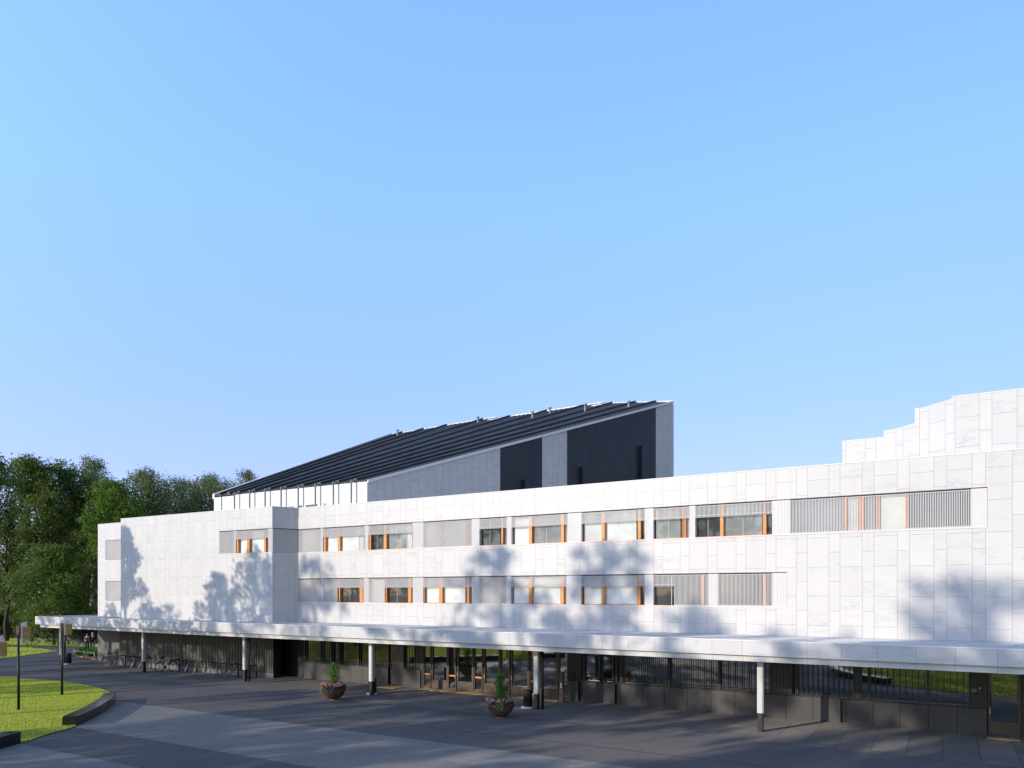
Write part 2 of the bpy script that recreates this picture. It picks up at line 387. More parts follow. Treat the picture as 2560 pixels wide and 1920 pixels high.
# ------------------------------------------------------------------ ground
def struct(name, mb, mat): return tag(mb.build(name, mat), kind='structure')
def S2(pts): return [tuple(st(a, b).xy) for a, b in pts]
def PX(pts, z=0): return [tuple(ground(u, v, z).xy) for u, v in pts]
def smooth(pts, k=6, closed=False):
    out = []; n = len(pts)
    for i in range(n - 1):
        p0 = pts[max(i - 1, 0)]; p1 = pts[i]; p2 = pts[i + 1]; p3 = pts[min(i + 2, n - 1)]
        for j in range(k):
            t = j / k
            out.append(tuple(.5 * ((2 * p1[d]) + (-p0[d] + p2[d]) * t + (2 * p0[d] - 5 * p1[d] + 4 * p2[d] - p3[d]) * t * t + (-p0[d] + 3 * p1[d] - 3 * p2[d] + p3[d]) * t ** 3) for d in range(2)))
    out.append(tuple(pts[-1])); return out
mb = MB(); mb.sheet([(-1500, -900), (1500, -900), (1500, 2400), (-1500, 2400)], -.012); struct('ground', mb, M['meadow'])
mb = MB(); mb.sheet(PX([(-900, 1613), (60, 1614.5), (160, 1617), (300, 1620)]) + S2([(-66, -4), (20, -4), (40, 6), (40, 34), (-20, 45), (-110, 40)]), 0.0); struct('plaza', mb, M['asphalt'])
mb = MB(); mb.sheet(S2([(-62, 11.85), (16, 11.85), (16, 16.95), (-30.6, 16.95), (-62, 16.95)]), .004); struct('paved_band', mb, M['paving'])
mb = MB(); mb.sheet(S2([(-30.5, 19.75), (-6, 19.75), (-6, 24.6), (-30.5, 24.6)]), .004); struct('paved_path', mb, M['paving'])
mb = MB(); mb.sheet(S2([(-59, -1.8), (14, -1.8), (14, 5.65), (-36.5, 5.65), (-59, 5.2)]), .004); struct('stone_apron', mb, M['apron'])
mb = MB(); mb.sheet(S2([(-40, 9.56), (14, 9.56), (14, 9.66), (-40, 9.66)]), .005); struct('drain_strip', mb, M['drain'])
LAWN = smooth(PX([(-330, 1693), (0, 1693.5), (60, 1698), (150, 1705), (225, 1717), (262, 1727), (276, 1734)])) + smooth(PX([(270, 1752), (230, 1790), (185, 1818), (120, 1837), (57, 1858)])) + S2([(-29.2, 23), (-29.6, 28), (-31, 36), (-44, 50), (-90, 58), (-110, 30)])
mb = MB(); mb.sheet(LAWN, .03); struct('lawn', mb, M['lawn'])
LAWNB = PX([(-500, 1615.5), (-60, 1617), (60, 1619), (110, 1623), (146, 1629), (110, 1633), (60, 1640), (0, 1647), (-60, 1653), (-400, 1672)]); mb = MB(); mb.sheet(LAWNB, .03); struct('lawn', mb, M['lawn'])
LAWNC = PX([(-900, 1612), (60, 1613.5), (160, 1616), (300, 1619), (420, 1597), (-900, 1594)]); mb = MB(); mb.sheet(LAWNC, .03); struct('lawn', mb, M['lawn'])
LAWN2 = smooth(S2([(-7.5, 40), (-7.2, 28), (-6, 20), (-3, 15), (2, 12.6), (9, 11.5), (20, 11.5)])) + S2([(30, 20), (30, 46)])
mb = MB(); mb.sheet(LAWN2, .03); struct('lawn', mb, M['lawn'])

# ------------------------------------------------------------------ conference building
B = thing('conference_building', 'long white marble-clad building with two bands of louvred windows above a flat canopy', 'building', tuple(st(-28, 0)))
SW, SE = -58.2, 13.0
zP, zU1, zU0, zL1, zL0, zR = 10.91, 9.57, 8.03, 6.39, 4.86, 3.60
UE = MAIN.A(2468.9); LE = MAIN.A(1966.9)
K0 = Vector((0, 0)); 
wr = ground(680.8, 1500); # wing corners from the parapet heights
def atz(u, v, z): 
    Z = (z - HC) * FL / (HZ - v); return Vector(((u - UC) / FL * Z, Z, 0))
WR = atz(680.8, 1266.8, zP); WL = atz(302, 1297.8, zP)
WING = Frame(WR, WR - WL); WLen = (WR - WL).length
J = st(MAIN.A(746), 0)
RET = Frame(WR, J - WR); RLen = (J - WR).length
aJ = MAIN.A(746)
th = .30
m = MB()
def wallbox(F, a0, a1, z0, z1): m.fbox(F, a0, a1, -th, 0, z0, z1)
wallbox(MAIN, aJ, SE, zU1, zP); wallbox(MAIN, UE, SE, zU0, zU1)
wallbox(MAIN, aJ, SE, zL1, zU0); wallbox(MAIN, LE, SE, zL0, zL1); wallbox(MAIN, aJ, SE, zR, zL0)
# recessed west end with two windows
RW0, RW1 = MAIN.A(263.7), MAIN.A(301.5) + 1.2
rz = [MAIN.Zv(268, v) for v in (1351, 1399.5, 1453, 1501)]
wallbox(MAIN, SW, RW0, zR, zP); wallbox(MAIN, RW0, RW1, rz[0], zP); wallbox(MAIN, RW0, RW1, rz[2], rz[1]); wallbox(MAIN, RW0, RW1, zR, rz[3])
m.build('wall', M['marble'], B)
m = MB()
WB = WING.A(548.5)
wallbox(WING, -WLen, 0, zU1, zP); wallbox(WING, -WLen, WB, zU0, zU1); wallbox(WING, -WLen, 0, zR, zU0)
m.fbox(WING, -WLen - .002, -WLen, -1.75, 0, zR, zP)
m.build('wing_wall', M['marble'], B)
m = MB()
m.fbox(RET, .002, RLen, -.3, 0, zU1, zP); m.fbox(RET, .002, RLen, -.3, 0, zR, zU0)
m.build('return_wall', M['marble'], B)
# roof slab and dark core
m = MB(); m.fbox(MAIN, SW, SE, -30, -.3, zR + 1.0, 10.55)
m.build('roof', M['gravel'], B)
m = MB(); m.fbox(MAIN, SW, SE, -30, -.62, 0, zR + .99); m.build('core_wall', M['dark_wall'], B)
m = MB()
for F, a0, a1 in ((MAIN, aJ, SE), (WING, -WLen, 0), (RET, 0, RLen), (MAIN, SW, RW1)):
    m.fbox(F, a0, a1, -.34, .02, zP + .001, zP + .035)
m.build('parapet_coping', M['white_paint'], B)

PITCH, SWD = .0585, .022
def slats(mb, F, a0, a1, z0, z1, t1=-.012, rail=None, dep=.018):
    n = max(1, int(round((a1 - a0) / PITCH)))
    for i in range(n):
        a = a0 + (i + .5) * (a1 - a0) / n
        mb.fbox(F, a - SWD / 2, a + SWD / 2, t1 - dep, t1, z0, z1)
    for zz in (rail or ()):
        mb.fbox(F, a0, a1, t1 - .055, t1 - .032, zz - .014, zz + .014)

def panes(F, par, lst, z0, z1, t, mats):
    for u0, u1, mk in lst:
        q = MB(); a0, a1 = F.A(u0, t), F.A(u1, t)
        q.fbox(F, a0, a1, t - .02, t, z0, z1); p = q.build('pane', M[mk], par)
        if mk in ('blind', 'glass_up', 'glass_mid'):
            # thin seams of the blind / inner sash lines
            pass
def posts(F, par, lst, z0, z1, t0, t1):
    for u0, u1 in lst:
        q = MB(); a0, a1 = F.A(u0, t1), F.A(u1, t1)
        q.fbox(F, a0, a1, t0, t1, z0, z1); q.build('mullion', M['wood'], par)

TG = -.24     # glass plane
def band(F, z0, z1, segs, a_lo=None, a_hi=None):
    """segs: (u0,u1,kind,posts,panes,strip_u) ; kinds P panel, L louvred window, W open window under a louvre strip"""
    zs = z0 + (z1 - z0) * .60
    for sg in segs:
        u0, u1, kd = sg[:3]
        a0 = F.A(u0, -.012) if u0 is not None else a_lo
        a1 = F.A(u1, -.012) if u1 is not None else a_hi
        q = MB()
        if kd == 'P':
            q.fbox(F, a0, a1, -.28, -.027, z0, z1 - .035); par = q.build('cladding_panel', M['panel_white'], B)
            q = MB(); slats(q, F, a0, a1, z0 + .03, z1 - .06, dep=.013); q.build('louvre_screen', M['white_metal'], par)
            continue
        bk = sg[5] if len(sg) > 5 else 'glass_lou'
        # frame: jambs, head, sill (dark reveal)
        q.fbox(F, a0, a1, -.30, TG - .03, z0, z1 - .03); par = q.build('window', M['reveal'], B)
        q = MB(); q.fbox(F, a0, a1, TG - .028, -.02, z0, z0 + .035); q.build('sill', M['wood'] if kd == 'W' else M['white_metal'], par)
        if kd == 'L':
            panes(F, par, sg[4] or [(u0, u1, bk)], z0 + .05, z1 - .05, TG, None)
            posts(F, par, sg[3], z0 + .04, z1 - .04, TG + .002, -.10)
            q = MB(); slats(q, F, a0, a1, z0 + .03, z1 - .06, rail=(z0 + .06, z1 - .08)); q.build('louvre_screen', M['white_metal'], par)
        else:
            panes(F, par, sg[4], z0 + .05, z1 - .05, TG, None)
            posts(F, par, sg[3], z0 + .04, z1 - .04, TG + .002, -.075)
            q = MB(); slats(q, F, a0, a1, zs, z1 - .06, rail=(zs + .10, z1 - .08))
            q.build('louvre_screen', M['white_metal'], par)
            # inner sash lines over the panes
            for pu0, pu1, mk in sg[4]:
                q = MB(); b0, b1 = F.A(pu0, TG), F.A(pu1, TG)
                q.fbox(F, b0, b0 + .022, TG + .001, TG + .02, z0 + .05, z1 - .06)
                if b1 - b0 > .9:
                    k = 2 if b1 - b0 < 1.9 else 3
                    for j in range(1, k):
                        c = b0 + (b1 - b0) * j / k; q.fbox(F, c - .006, c + .006, TG + .001, TG + .006, z0 + .05, z1 - .06)
                q.build('sash', M['white_metal'], par)
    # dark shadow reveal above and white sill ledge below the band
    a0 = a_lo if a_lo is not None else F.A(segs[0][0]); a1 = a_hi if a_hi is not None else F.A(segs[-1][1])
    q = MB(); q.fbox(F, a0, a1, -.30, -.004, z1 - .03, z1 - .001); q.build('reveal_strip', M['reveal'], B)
    q = MB(); q.fbox(F, a0, a1, -.10, .025, z0 - .03, z0 + .012); q.build('sill_ledge', M['white_metal'], B)

def c(x): return 740 + x / 5.53
def b(x): return 1140 + x / 4.424
def a_(x): return 1640 + x / 5.53
def r_(x): return 1920 + x / 3.456
def w_(x): return 520 + x / 5.267
band(MAIN, zU0, zU1, [
    (c(33), c(335), 'L', [], None), (c(335), c(372), 'P'),
    (c(372), c(945), 'W', [(c(388), c(408)), (c(577), c(608))], [(c(410), c(576), 'blind'), (c(612), c(872), 'blind'), (c(878), c(940), 'glass_lou')]),
    (c(945), c(1000), 'P'),
    (c(1000), c(1610), 'W', [(c(1015), c(1033)), (c(1212), c(1250))], [(c(1036), c(1211), 'glass_up'), (c(1255), c(1532), 'glass_mid'), (c(1536), c(1606), 'glass_lou')]),
    (c(1610), c(1755), 'P'),
    (c(1755), b(172), 'L', [(c(1985), c(2010)), (b(112), b(138))], None), (b(172), b(258), 'P'),
    (b(258), b(560), 'W', [(b(503), b(518))], [(b(268), b(490), 'glass_up'), (b(522), b(556), 'glass_mid')]), (b(560), b(612), 'P'),
    (b(612), b(1232), 'W', [(b(808), b(838)), (b(1162), b(1192))], [(b(615), b(645), 'glass_up'), (b(650), b(807), 'blind'), (b(848), b(1160), 'glass_mid'), (b(1196), b(1230), 'blind')]),
    (b(1232), b(1386), 'P'),
    (b(1386), b(2085), 'W', [(b(1612), b(1643)), (b(2012), b(2042))], [(b(1390), b(1412), 'glass_up'), (b(1420), b(1611), 'blind'), (b(1654), b(1996), 'blind'), (b(2044), b(2083), 'glass_up')]),
    (b(2085), b(2182), 'P'),
    (b(2182), a_(460), 'W', [(a_(368), a_(380)), (a_(392), a_(410))], [(b(2186), a_(8), 'glass_up'), (a_(10), a_(340), 'glass_mid'), (a_(412), a_(455), 'glass_lou')]),
    (a_(460), a_(542), 'P'),
    (a_(542), a_(1605), 'W', [(a_(886), a_(930)), (a_(1480), a_(1524))], [(a_(560), a_(884), 'glass_up'), (a_(942), a_(1470), 'glass_mid'), (a_(1528), a_(1602), 'glass_up')]),
    (a_(1605), a_(1856), 'P'),
    (a_(1856), r_(1755), 'L', [(r_(652), r_(684)), (r_(778), r_(832)), (r_(930), r_(964)), (r_(1188), r_(1213))],
        [(r_(190), r_(650), 'glass_mid'), (r_(688), r_(776), 'blind'), (r_(834), r_(928), 'glass_mid'), (r_(966), r_(1186), 'blind'), (r_(1216), r_(1752), 'glass_up')]),
    (r_(1755), r_(1895), 'P')], aJ, UE)
band(MAIN, zL0, zL1, [
    (c(33), c(338), 'L', [], None), (c(338), c(364), 'P'),
    (c(364), c(575), 'L', [], None),
    (c(575), c(932), 'W', [(c(593), c(608)), (c(880), c(922))], [(c(610), c(879), 'glass_up')]), (c(932), c(1000), 'P'),
    (c(1000), c(1228), 'L', [], None),
    (c(1228), c(1612), 'W', [(c(1240), c(1252)), (c(1550), c(1592))], [(c(1254), c(1549), 'glass_up')]), (c(1612), c(1756), 'P'),
    (c(1756), b(175), 'W', [(c(1760), c(1775)), (c(1982), c(2022)), (b(120), b(145))], [(c(1778), c(1800), 'glass_up'), (c(1806), c(1980), 'blind'), (c(2032), b(104), 'blind'), (b(148), b(172), 'glass_lou')]),
    (b(175), b(250), 'P'), (b(250), b(555), 'L', [(b(498), b(524))], None), (b(555), b(604), 'P'),
    (b(604), b(1220), 'W', [(b(808), b(838)), (b(1160), b(1190))], [(b(606), b(636), 'glass_up'), (b(640), b(806), 'blind'), (b(845), b(1156), 'blind'), (b(1194), b(1218), 'blind')]),
    (b(1220), b(1382), 'P'),
    (b(1382), b(2085), 'W', [(b(1386), b(1394)), (b(1612), b(1642)), (b(2006), b(2038))], [(b(1396), b(1414), 'glass_up'), (b(1420), b(1610), 'blind'), (b(1654), b(2004), 'blind'), (b(2042), b(2083), 'glass_up')]),
    (b(2085), b(2183), 'P'),
    (b(2183), a_(250), 'W', [], [(b(2186), a_(212), 'glass_up'), (a_(214), a_(248), 'glass_up')]),
    (a_(250), a_(722), 'L', [(a_(624), a_(662))], [(a_(252), a_(720), 'glass_up')]), (a_(722), a_(856), 'P'),
    (a_(856), a_(1606), 'L', [(a_(1482), a_(1524))], [(a_(858), a_(1604), 'glass_up')]), (a_(1606), a_(1806), 'P')], aJ, LE)
band(WING, zU0, zU1, [
    (w_(150), w_(335), 'L', [], None), (w_(335), w_(366), 'P'),
    (w_(366), w_(790), 'W', [(w_(382), w_(398)), (w_(514), w_(546)), (w_(738), w_(761))], [(w_(400), w_(412), 'glass_up'), (w_(415), w_(513), 'blind'), (w_(552), w_(736), 'blind'), (w_(764), w_(788), 'blind')]),
    (w_(790), None, 'P')], WB, -.001)
q = MB(); q.fbox(RET, .002, RLen, -.30, -.12, zU0, zU1 - .03); par = q.build('cladding_panel', M['panel_white'], B)
q = MB(); slats(q, RET, .01, RLen - .01, zU0 + .03, zU1 - .06); q.build('louvre_screen', M['white_metal'], par)
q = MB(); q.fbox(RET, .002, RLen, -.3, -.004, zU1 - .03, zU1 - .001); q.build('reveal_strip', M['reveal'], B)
for z0, z1 in ((rz[1], rz[0]), (rz[3], rz[2])):
    q = MB(); q.fbox(MAIN, RW0, RW1, -.30, -.16, z0, z1); par = q.build('window', M['reveal'], B)
    q = MB(); q.fbox(MAIN, RW0 + .03, RW1, -.155, -.13, z0 + .03, z1 - .03); q.build('pane', M['glass_lou'], par)
    q = MB(); slats(q, MAIN, RW0 + .02, RW1, z0 + .02, z1 - .03); q.build('louvre_screen', M['white_metal'], par)

# --- canopy
cL, cR = ground(88, 1541.7, 3.65), ground(2560, 1625, 3.65)
CAN = Frame(cL, cR - cL)              # front edge of the canopy, a=0 at its west end
CL = (cR - cL).length + 9.0
can = MB()
ap = [st(SW - 2.2, -.6), ]
k = CAN
poly = [k.w(.12, -.12, 0), k.w(CL, -.12, 0), k.w(CL, -6.4, 0), k.w(.12, -6.4, 0)]
can.prism([tuple(p.xy) for p in poly], 3.18, 3.595)
canopy = can.build('canopy', M['gravel'], B)
q = MB(); q.fbox(CAN, 0, CL, -.12, 0, 3.085, 3.64); q.fbox(CAN, 0, .12, -6.4, -.121, 3.085, 3.64); q.build('fascia', M['marble_fascia'], canopy)
q = MB(); q.fbox(CAN, -.012, CL, -.15, .012, 3.642, 3.675); q.fbox(CAN, -.012, .15, -6.4, -.151, 3.642, 3.675); q.build('edge_trim', M['white_paint'], canopy)
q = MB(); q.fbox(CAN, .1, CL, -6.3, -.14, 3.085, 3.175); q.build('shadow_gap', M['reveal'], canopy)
q = MB(); q.fbox(CAN, .40, CL, -.30, -.16, 2.845, 3.084); q.fbox(CAN, .40, .52, -6.2, -.301, 2.845, 3.084); q.build('lower_fascia', M['marble_fascia'], canopy)
q = MB(); q.fbox(CAN, .53, CL, -6.2, -.305, 2.95, 3.08); q.build('soffit', M['ceiling'], canopy)

# --- columns (parts of the building that carry the canopy)
def column(p, pipe):
    q = MB(); F = Frame(p, DR)
    q.fbox(F, -.075, .075, -.105, .105, 0, .74); q.fbox(F, -.1, .1, -.08, .08, 0.002, .739)
    o = q.build('column', M['black_steel'], B)
    q = MB(); q.fbox(F, -.085, .085, -.12, .12, .742, 2.80); q.fbox(F, -.118, .118, -.09, .09, .745, 2.798)
    q.build('cladding', M['alu'], o)
    if pipe:
        q = MB(); pp = F.w(.25, -.12, 0); q.tube([pp, pp + Vector((0, 0, 2.95))], .062, 10); q.build('downpipe', M['black_steel'], o)
for u, v, pipe in ((1901.6, 1829, 0), (1341.8, 1773.3, 1), (929, 1737.5, 0), (612.6, 1704, 1), (359.7, 1681, 0), (153.5, 1661, 1)):
    column(ground(u, v), pipe)
column(st(4.1, 3.9), 0)

# --- ground floor
GZ0, GZ1 = 1.0, 3.2
def plinth(u0, u1, cuts, tt=0.0):
    us = [u0] + [x for x in cuts if u0 < x < u1] + [u1]
    q = MB()
    for x, y in zip(us, us[1:]): q.fbox(MAIN, MAIN.A(x) + .006, MAIN.A(y) - .006, -.12, tt, 0, GZ0)
    return q.build('plinth', M['plinth'], B, bevel=.006)
def uu(a): # column of a point along the facade (only used to step panel joints evenly)
    p = st(a, 0); return UC + FL * p.x / p.y
def evencuts(u0, u1, d):
    a0, a1 = MAIN.A(u0), MAIN.A(u1); n = max(1, round((a1 - a0) / d)); return [uu(a0 + (a1 - a0) * i / n) for i in range(1, n)]
for u0, u1 in ((758.6, 969.9), (1007, 1050.5), (1418.5, 1445.4), (1457.5, 1537), (1553, 2101.7), (2117.3, 2468.3)):
    plinth(u0, u1, evencuts(u0, u1, 1.05))
q = MB()
for u0, u1 in ((1445.4, 1457.5), (1537, 1553), (2101.7, 2117.3)): q.fbox(MAIN, MAIN.A(u0) + .001, MAIN.A(u1) - .001, -.5, -.16, 0, GZ0)
q.build('plinth_recess', M['black_steel'], B)
def gf_window(u0, u1, mull, bars, mk='glass', dbl=False):
    q = MB(); a0, a1 = MAIN.A(u0), MAIN.A(u1)
    q.fbox(MAIN, a0, a1, -.26, -.01, GZ0 + .012, GZ0 + .06); q.fbox(MAIN, a0, a0 + .05, -.26, -.02, GZ0 + .061, GZ1); q.fbox(MAIN, a1 - .05, a1, -.26, -.02, GZ0 + .061, GZ1)
    for x in mull: aa = MAIN.A(x); q.fbox(MAIN, aa - .045, aa + .045, -.26, -.02, GZ0 + .061, GZ1)
    par = q.build('ground_floor_window', M['black_steel'], B)
    ed = [a0 + .05] + [x for mm in mull for x in (MAIN.A(mm) - .046, MAIN.A(mm) + .046)] + [a1 - .05]
    for i in range(0, len(ed), 2):
        q = MB(); q.fbox(MAIN, ed[i] + .001, ed[i + 1] - .001, -.22, -.20, GZ0 + .062, GZ1); q.build('pane', M[mk], par)
    if bars:
        q = MB(); n = int((a1 - a0) / bars)
        for i in range(1, n):
            aa = a0 + (a1 - a0) * i / n + (((-1) ** i) * bars * .17 if dbl else 0); q.fbox(MAIN, aa - .011, aa + .011, -.06, -.03, GZ0 + .061, GZ1)
        q.fbox(MAIN, a0 + .051, a1 - .051, -.09, -.062, GZ0 + .14, GZ0 + .165); q.build('bar', M['black_steel'], par)
def gf_panel(u0, u1):
    q = MB(); a0, a1 = MAIN.A(u0), MAIN.A(u1); q.fbox(MAIN, a0, a1, -.26, -.05, GZ0 + .012, GZ1)
    n = max(2, int((a1 - a0) / .13))
    for i in range(n + 1):
        aa = a0 + .015 + (a1 - a0 - .03) * i / n; q.fbox(MAIN, aa - .012, aa + .012, -.049, -.02, GZ0 + .012, GZ1)
    return q.build('dark_panel', M['black_steel'], B)
gf_window(760, 971.5, [826, 846, 895], .17)
gf_window(1007, 1036, [], .2); gf_panel(1036.5, 1053)
gf_panel(1419, 1450); gf_window(1451, 1552, [1459, 1532, 1540], 0)
gf_window(1553, 1672, [], .15, dbl=True); gf_window(1672.5, 1797.5, [], .15, dbl=True); gf_window(1798, 1929, [], .15, dbl=True)
gf_panel(1929.5, 1976); gf_window(1976.5, 1991, [], 0); gf_window(1992, 2136, [], .205); gf_panel(2136.5, 2150); gf_window(2151, 2172, [], 0)
gf_window(2173, 2426, [2320], .215); gf_panel(2426.5, 2469)
# entrance doors
def door(u0, u1, first=False, side=-1, kick=.52):
    a0, a1 = MAIN.A(u0), MAIN.A(u1); q = MB()
    q.fbox(MAIN, a0, a0 + .10, -.20, -.06, .02, 2.95); q.fbox(MAIN, a1 - .10, a1, -.20, -.06, .02, 2.95); q.fbox(MAIN, a0 + .101, a1 - .101, -.20, -.06, .02, kick); q.fbox(MAIN, a0 + .101, a1 - .101, -.20, -.06, 2.72, 2.95)
    d = q.build('door', M['bronze'], B, bevel=.006)
    q = MB(); q.fbox(MAIN, a0 + .101, a1 - .101, -.145, -.125, kick + .001, 2.719); q.build('pane', M['glass'], d)
    q = MB(); x = a0 + .055 if side < 0 else a1 - .055
    q.tube([MAIN.w(x, -.06, 1.12), MAIN.w(x + .02, .03, 1.15), MAIN.w(x + .02, .03, 1.62), MAIN.w(x, -.06, 1.66)], .018, 8); q.build('door_handle', M['black_steel'], d)
    q = MB(); q.fbox(MAIN, x - .025, x + .025, -.058, -.045, .84, .92); q.fbox(MAIN, x - .02, x + .02, -.058, -.03, .97, 1.02); q.build('lock', M['brass'], d)
    return d
def sidelight(u0, u1):
    a0, a1 = MAIN.A(u0), MAIN.A(u1); q = MB()
    q.fbox(MAIN, a0, a1, -.2, -.05, .0, .14); q.fbox(MAIN, a0, a0 + .05, -.2, -.05, .141, 3.0); q.fbox(MAIN, a1 - .05, a1, -.2, -.05, .141, 3.0)
    d = q.build('sidelight', M['bronze'], B); q = MB(); q.fbox(MAIN, a0 + .051, a1 - .051, -.14, -.12, .141, 3.0); q.build('pane', M['glass'], d)
    q = MB(); q.fbox(MAIN, a0 + .06, a1 - .06, -.119, -.09, .78, .86); q.build('push_bar', M['wood'], d)
m = MB(); m.fbox(MAIN, MAIN.A(1053), MAIN.A(1057), -.3, -.02, 0, 3.2)
DO = [(1057.2, 1075.5, 1077, 1118), (1118.6, 1138.5, 1140.5, 1181.5), (1183, 1205, 1207, 1248.5), (1250, 1273, 1275, 1321), (1323, 1343, 1345.5, 1394)]
for s0, s1, d0, d1 in DO: sidelight(s0, s1); door(d0, d1)
sidelight(1395.5, 1418.3)
m.build('door_jamb', M['black_steel'], B)
# brown service door and door D1
a0, a1 = MAIN.A(973), MAIN.A(1006.5); q = MB(); q.fbox(MAIN, a0 + .06, a1, -.2, -.05, .02, 2.95); sd = q.build('service_door', M['bronze'], B, bevel=.006)
q = MB(); q.fbox(MAIN, a0 + .10, a0 + .15, -.048, -.02, 1.0, 1.5); q.build('door_handle', M['black_steel'], sd)
q = MB(); q.fbox(MAIN, a0 + .09, a0 + .13, -.048, -.03, .80, .88); q.build('lock', M['brass'], sd)
d1 = door(2470.5, 2553, kick=.50); d1['label'] = 'glazed door marked D1'
q = MB(); q.fbox(MAIN, MAIN.A(2553.5), SE, -.26, 0, 0, 3.2); q.build('dark_panel', M['black_steel'], B)
a = MAIN.A(2480.5); zt = MAIN.Zv(2487, 1702.5)
fc = bpy.data.curves.new('door_number', 'FONT'); fc.body = 'D1'; fc.size = .26; fc.extrude = .003
tmp = bpy.data.objects.new('tmp', fc); COL.objects.link(tmp); dg = bpy.context.evaluated_depsgraph_get(); fm = bpy.data.meshes.new_from_object(tmp.evaluated_get(dg)); bpy.data.objects.remove(tmp)
fo = bpy.data.objects.new('door_number', fm); COL.objects.link(fo); fo.parent = d1; fo['_o'] = d1['_o']
fo.data.materials.append(M['black_steel'])
p = MAIN.w(a + .07, -.118, zt - .03) - Vector(d1['_o'])
fo.matrix_local = Matrix(((DR.x, 0, NN.x, p.x), (DR.y, 0, NN.y, p.y), (0, 1, 0, p.z), (0, 0, 0, 1)))
# west part of the ground floor: battened wall by the bicycles, grey end wall, dark recess
aw0, aw1 = MAIN.A(297.5, 1.0), MAIN.A(682.8, 1.0)
q = MB(); q.fbox(MAIN, aw0, aw1, .35, .94, 0, 3.05); o = q.build('battened_wall', M['dark_wall'], B)
q = MB(); n = int((aw1 - aw0) / .155)
for i in range(n): aa = aw0 + (i + .5) * (aw1 - aw0) / n; q.fbox(MAIN, aa - .032, aa + .032, .942, 1.01, .31, 3.04)
q.build('batten', M['batten'], o)
q = MB(); q.fbox(MAIN, aw0 + .01, aw1, .942, .99, 0, .305); q.build('base_strip', M['concrete'], o)
q = MB(); q.fbox(MAIN, MAIN.A(244.5), MAIN.A(297, .6), -.6, .02, 0, 3.05); q.build('end_wall', M['concrete'], B)
q = MB(); q.fbox(MAIN, aw1 + .001, MAIN.A(757.5), -.6, -.45, 0, 3.2); q.build('recess_wall', M['dark_wall'], B)
q = MB(); q.fbox(MAIN, MAIN.A(744), MAIN.A(757), -.449, -.40, 0, 2.6); q.build('recess_door', M['black_steel'], B)
# call panel beside D1
ps = MB(); ps.fbox(MAIN, MAIN.A(2442.5), MAIN.A(2456), -.019, -.005, MAIN.Zv(2449, 1736.5), MAIN.Zv(2449, 1717)); cp = tag(ps.build('intercom', M['rubber']), 'small black intercom with a white ring on the dark wall left of door D1', 'intercom')
def ring(F, a, t, z, r, w_, par, mat, name='ring_symbol'):
    q = MB(); k = 20
    P = [(math.cos(2 * PI * i / k), math.sin(2 * PI * i / k)) for i in range(k)]
    ids = q.add([F.w(a + x * (r - w_), t, z + y * (r - w_)) for x, y in P] + [F.w(a + x * r, t, z + y * r) for x, y in P])
    for i in range(k): j = (i + 1) % k; q.face((ids + i, ids + k + i, ids + k + j, ids + j))
    return q.build(name, mat, par)
ac = MAIN.A(2449.2); ring(MAIN, ac, -.002, MAIN.Zv(2449, 1721.3), .045, .018, cp, M['white_paint'])
q = MB(); zc = MAIN.Zv(2449, 1729.3); q.fbox(MAIN, ac - .014, ac + .014, -.0045, -.002, zc - .014, zc + .014); q.build('button', M['white_paint'], cp)
q = MB(); zc = MAIN.Zv(2449, 1732.6); q.fbox(MAIN, ac - .03, ac + .03, -.0045, -.002, zc - .009, zc + .009); q.build('indicator', M['wood'], cp)
q = MB(); al = MAIN.A(2428.5)
for i, ww in enumerate((.17, .20, .22)):
    zc = MAIN.Zv(2435, 1723.2 + i * 2.9); q.fbox(MAIN, al, al + ww, -.0185, -.016, zc - .005, zc + .005)
tag(q.build('lettering', M['white_paint']), 'three thin white lines of lettering left of the intercom by door D1', 'lettering')

# canopy lamps
LT = 'round opal lamp under the canopy, '
for u, txt in ((2483, 'nearest, in front of door D1'), (2089, 'in front of the barred window that mirrors the lawn'), (1767, 'between the two columns right of the entrance'), (1491, 'in front of the notice window right of the doors'), (1240, 'above the entrance doors'), (877.5, 'above the bowl planter on the left'), (719.6, 'in front of the dark recess'), (579, 'beside the column with the black downpipe'), (455, 'above the bicycle racks')):
    aa = MAIN.A(u, 2.05); q = MB(); q.lathe(tuple(st(aa, 2.05, 0)), [(.05, 2.615), (.15, 2.635), (.24, 2.69), (.28, 2.76), (.28, 2.925)], 20)
    tag(q.build('canopy_lamp', M['lamp_white']), LT + txt, 'ceiling lamp', 'opal lamps under the canopy')

# ------------------------------------------------------------------ auditorium with the slanting ribbed roof
AC = Vector((-10.8, 54.57, 0)); WD = Vector((.77180541, .6358588, 0)); SLP = .33; Z0 = 13.81
HALL = Frame(AC, WD); LOW = Frame(AC, DR)
H = thing('auditorium', 'taller marble hall behind with a slanting black ribbed roof and black wall panels', 'building', tuple(AC))
def roofp(s0, kk, h=0.0): return AC + DR * (s0 * (1 + FAN * kk)) + WD * kk + Vector((0, 0, Z0 + SLP * kk + h))
FAN = .0398
OUT = [(-17.5, 46.1), (-13.9, 49.5), (-11.8, 51.3), (-11.65, 47.0), (-10.5, 48.8), (-6.1, 49.9), (-6.0, 46.0), (-5.1, 46.5), (0, 35.8)]
def kmax(s0):
    for (x0, y0), (x1, y1) in zip(OUT, OUT[1:]):
        if x0 <= s0 <= x1: return y0 + (y1 - y0) * (s0 - x0) / max(1e-6, x1 - x0)
    return 35.8
q = MB(); cols = []
xs = sorted(set([-17.5 + i * .3 for i in range(59)] + [x for x, _ in OUT] + [0.0]))
for x in xs:
    km = kmax(x); cols.append(q.add([roofp(x, km * j / 12) for j in range(13)]))
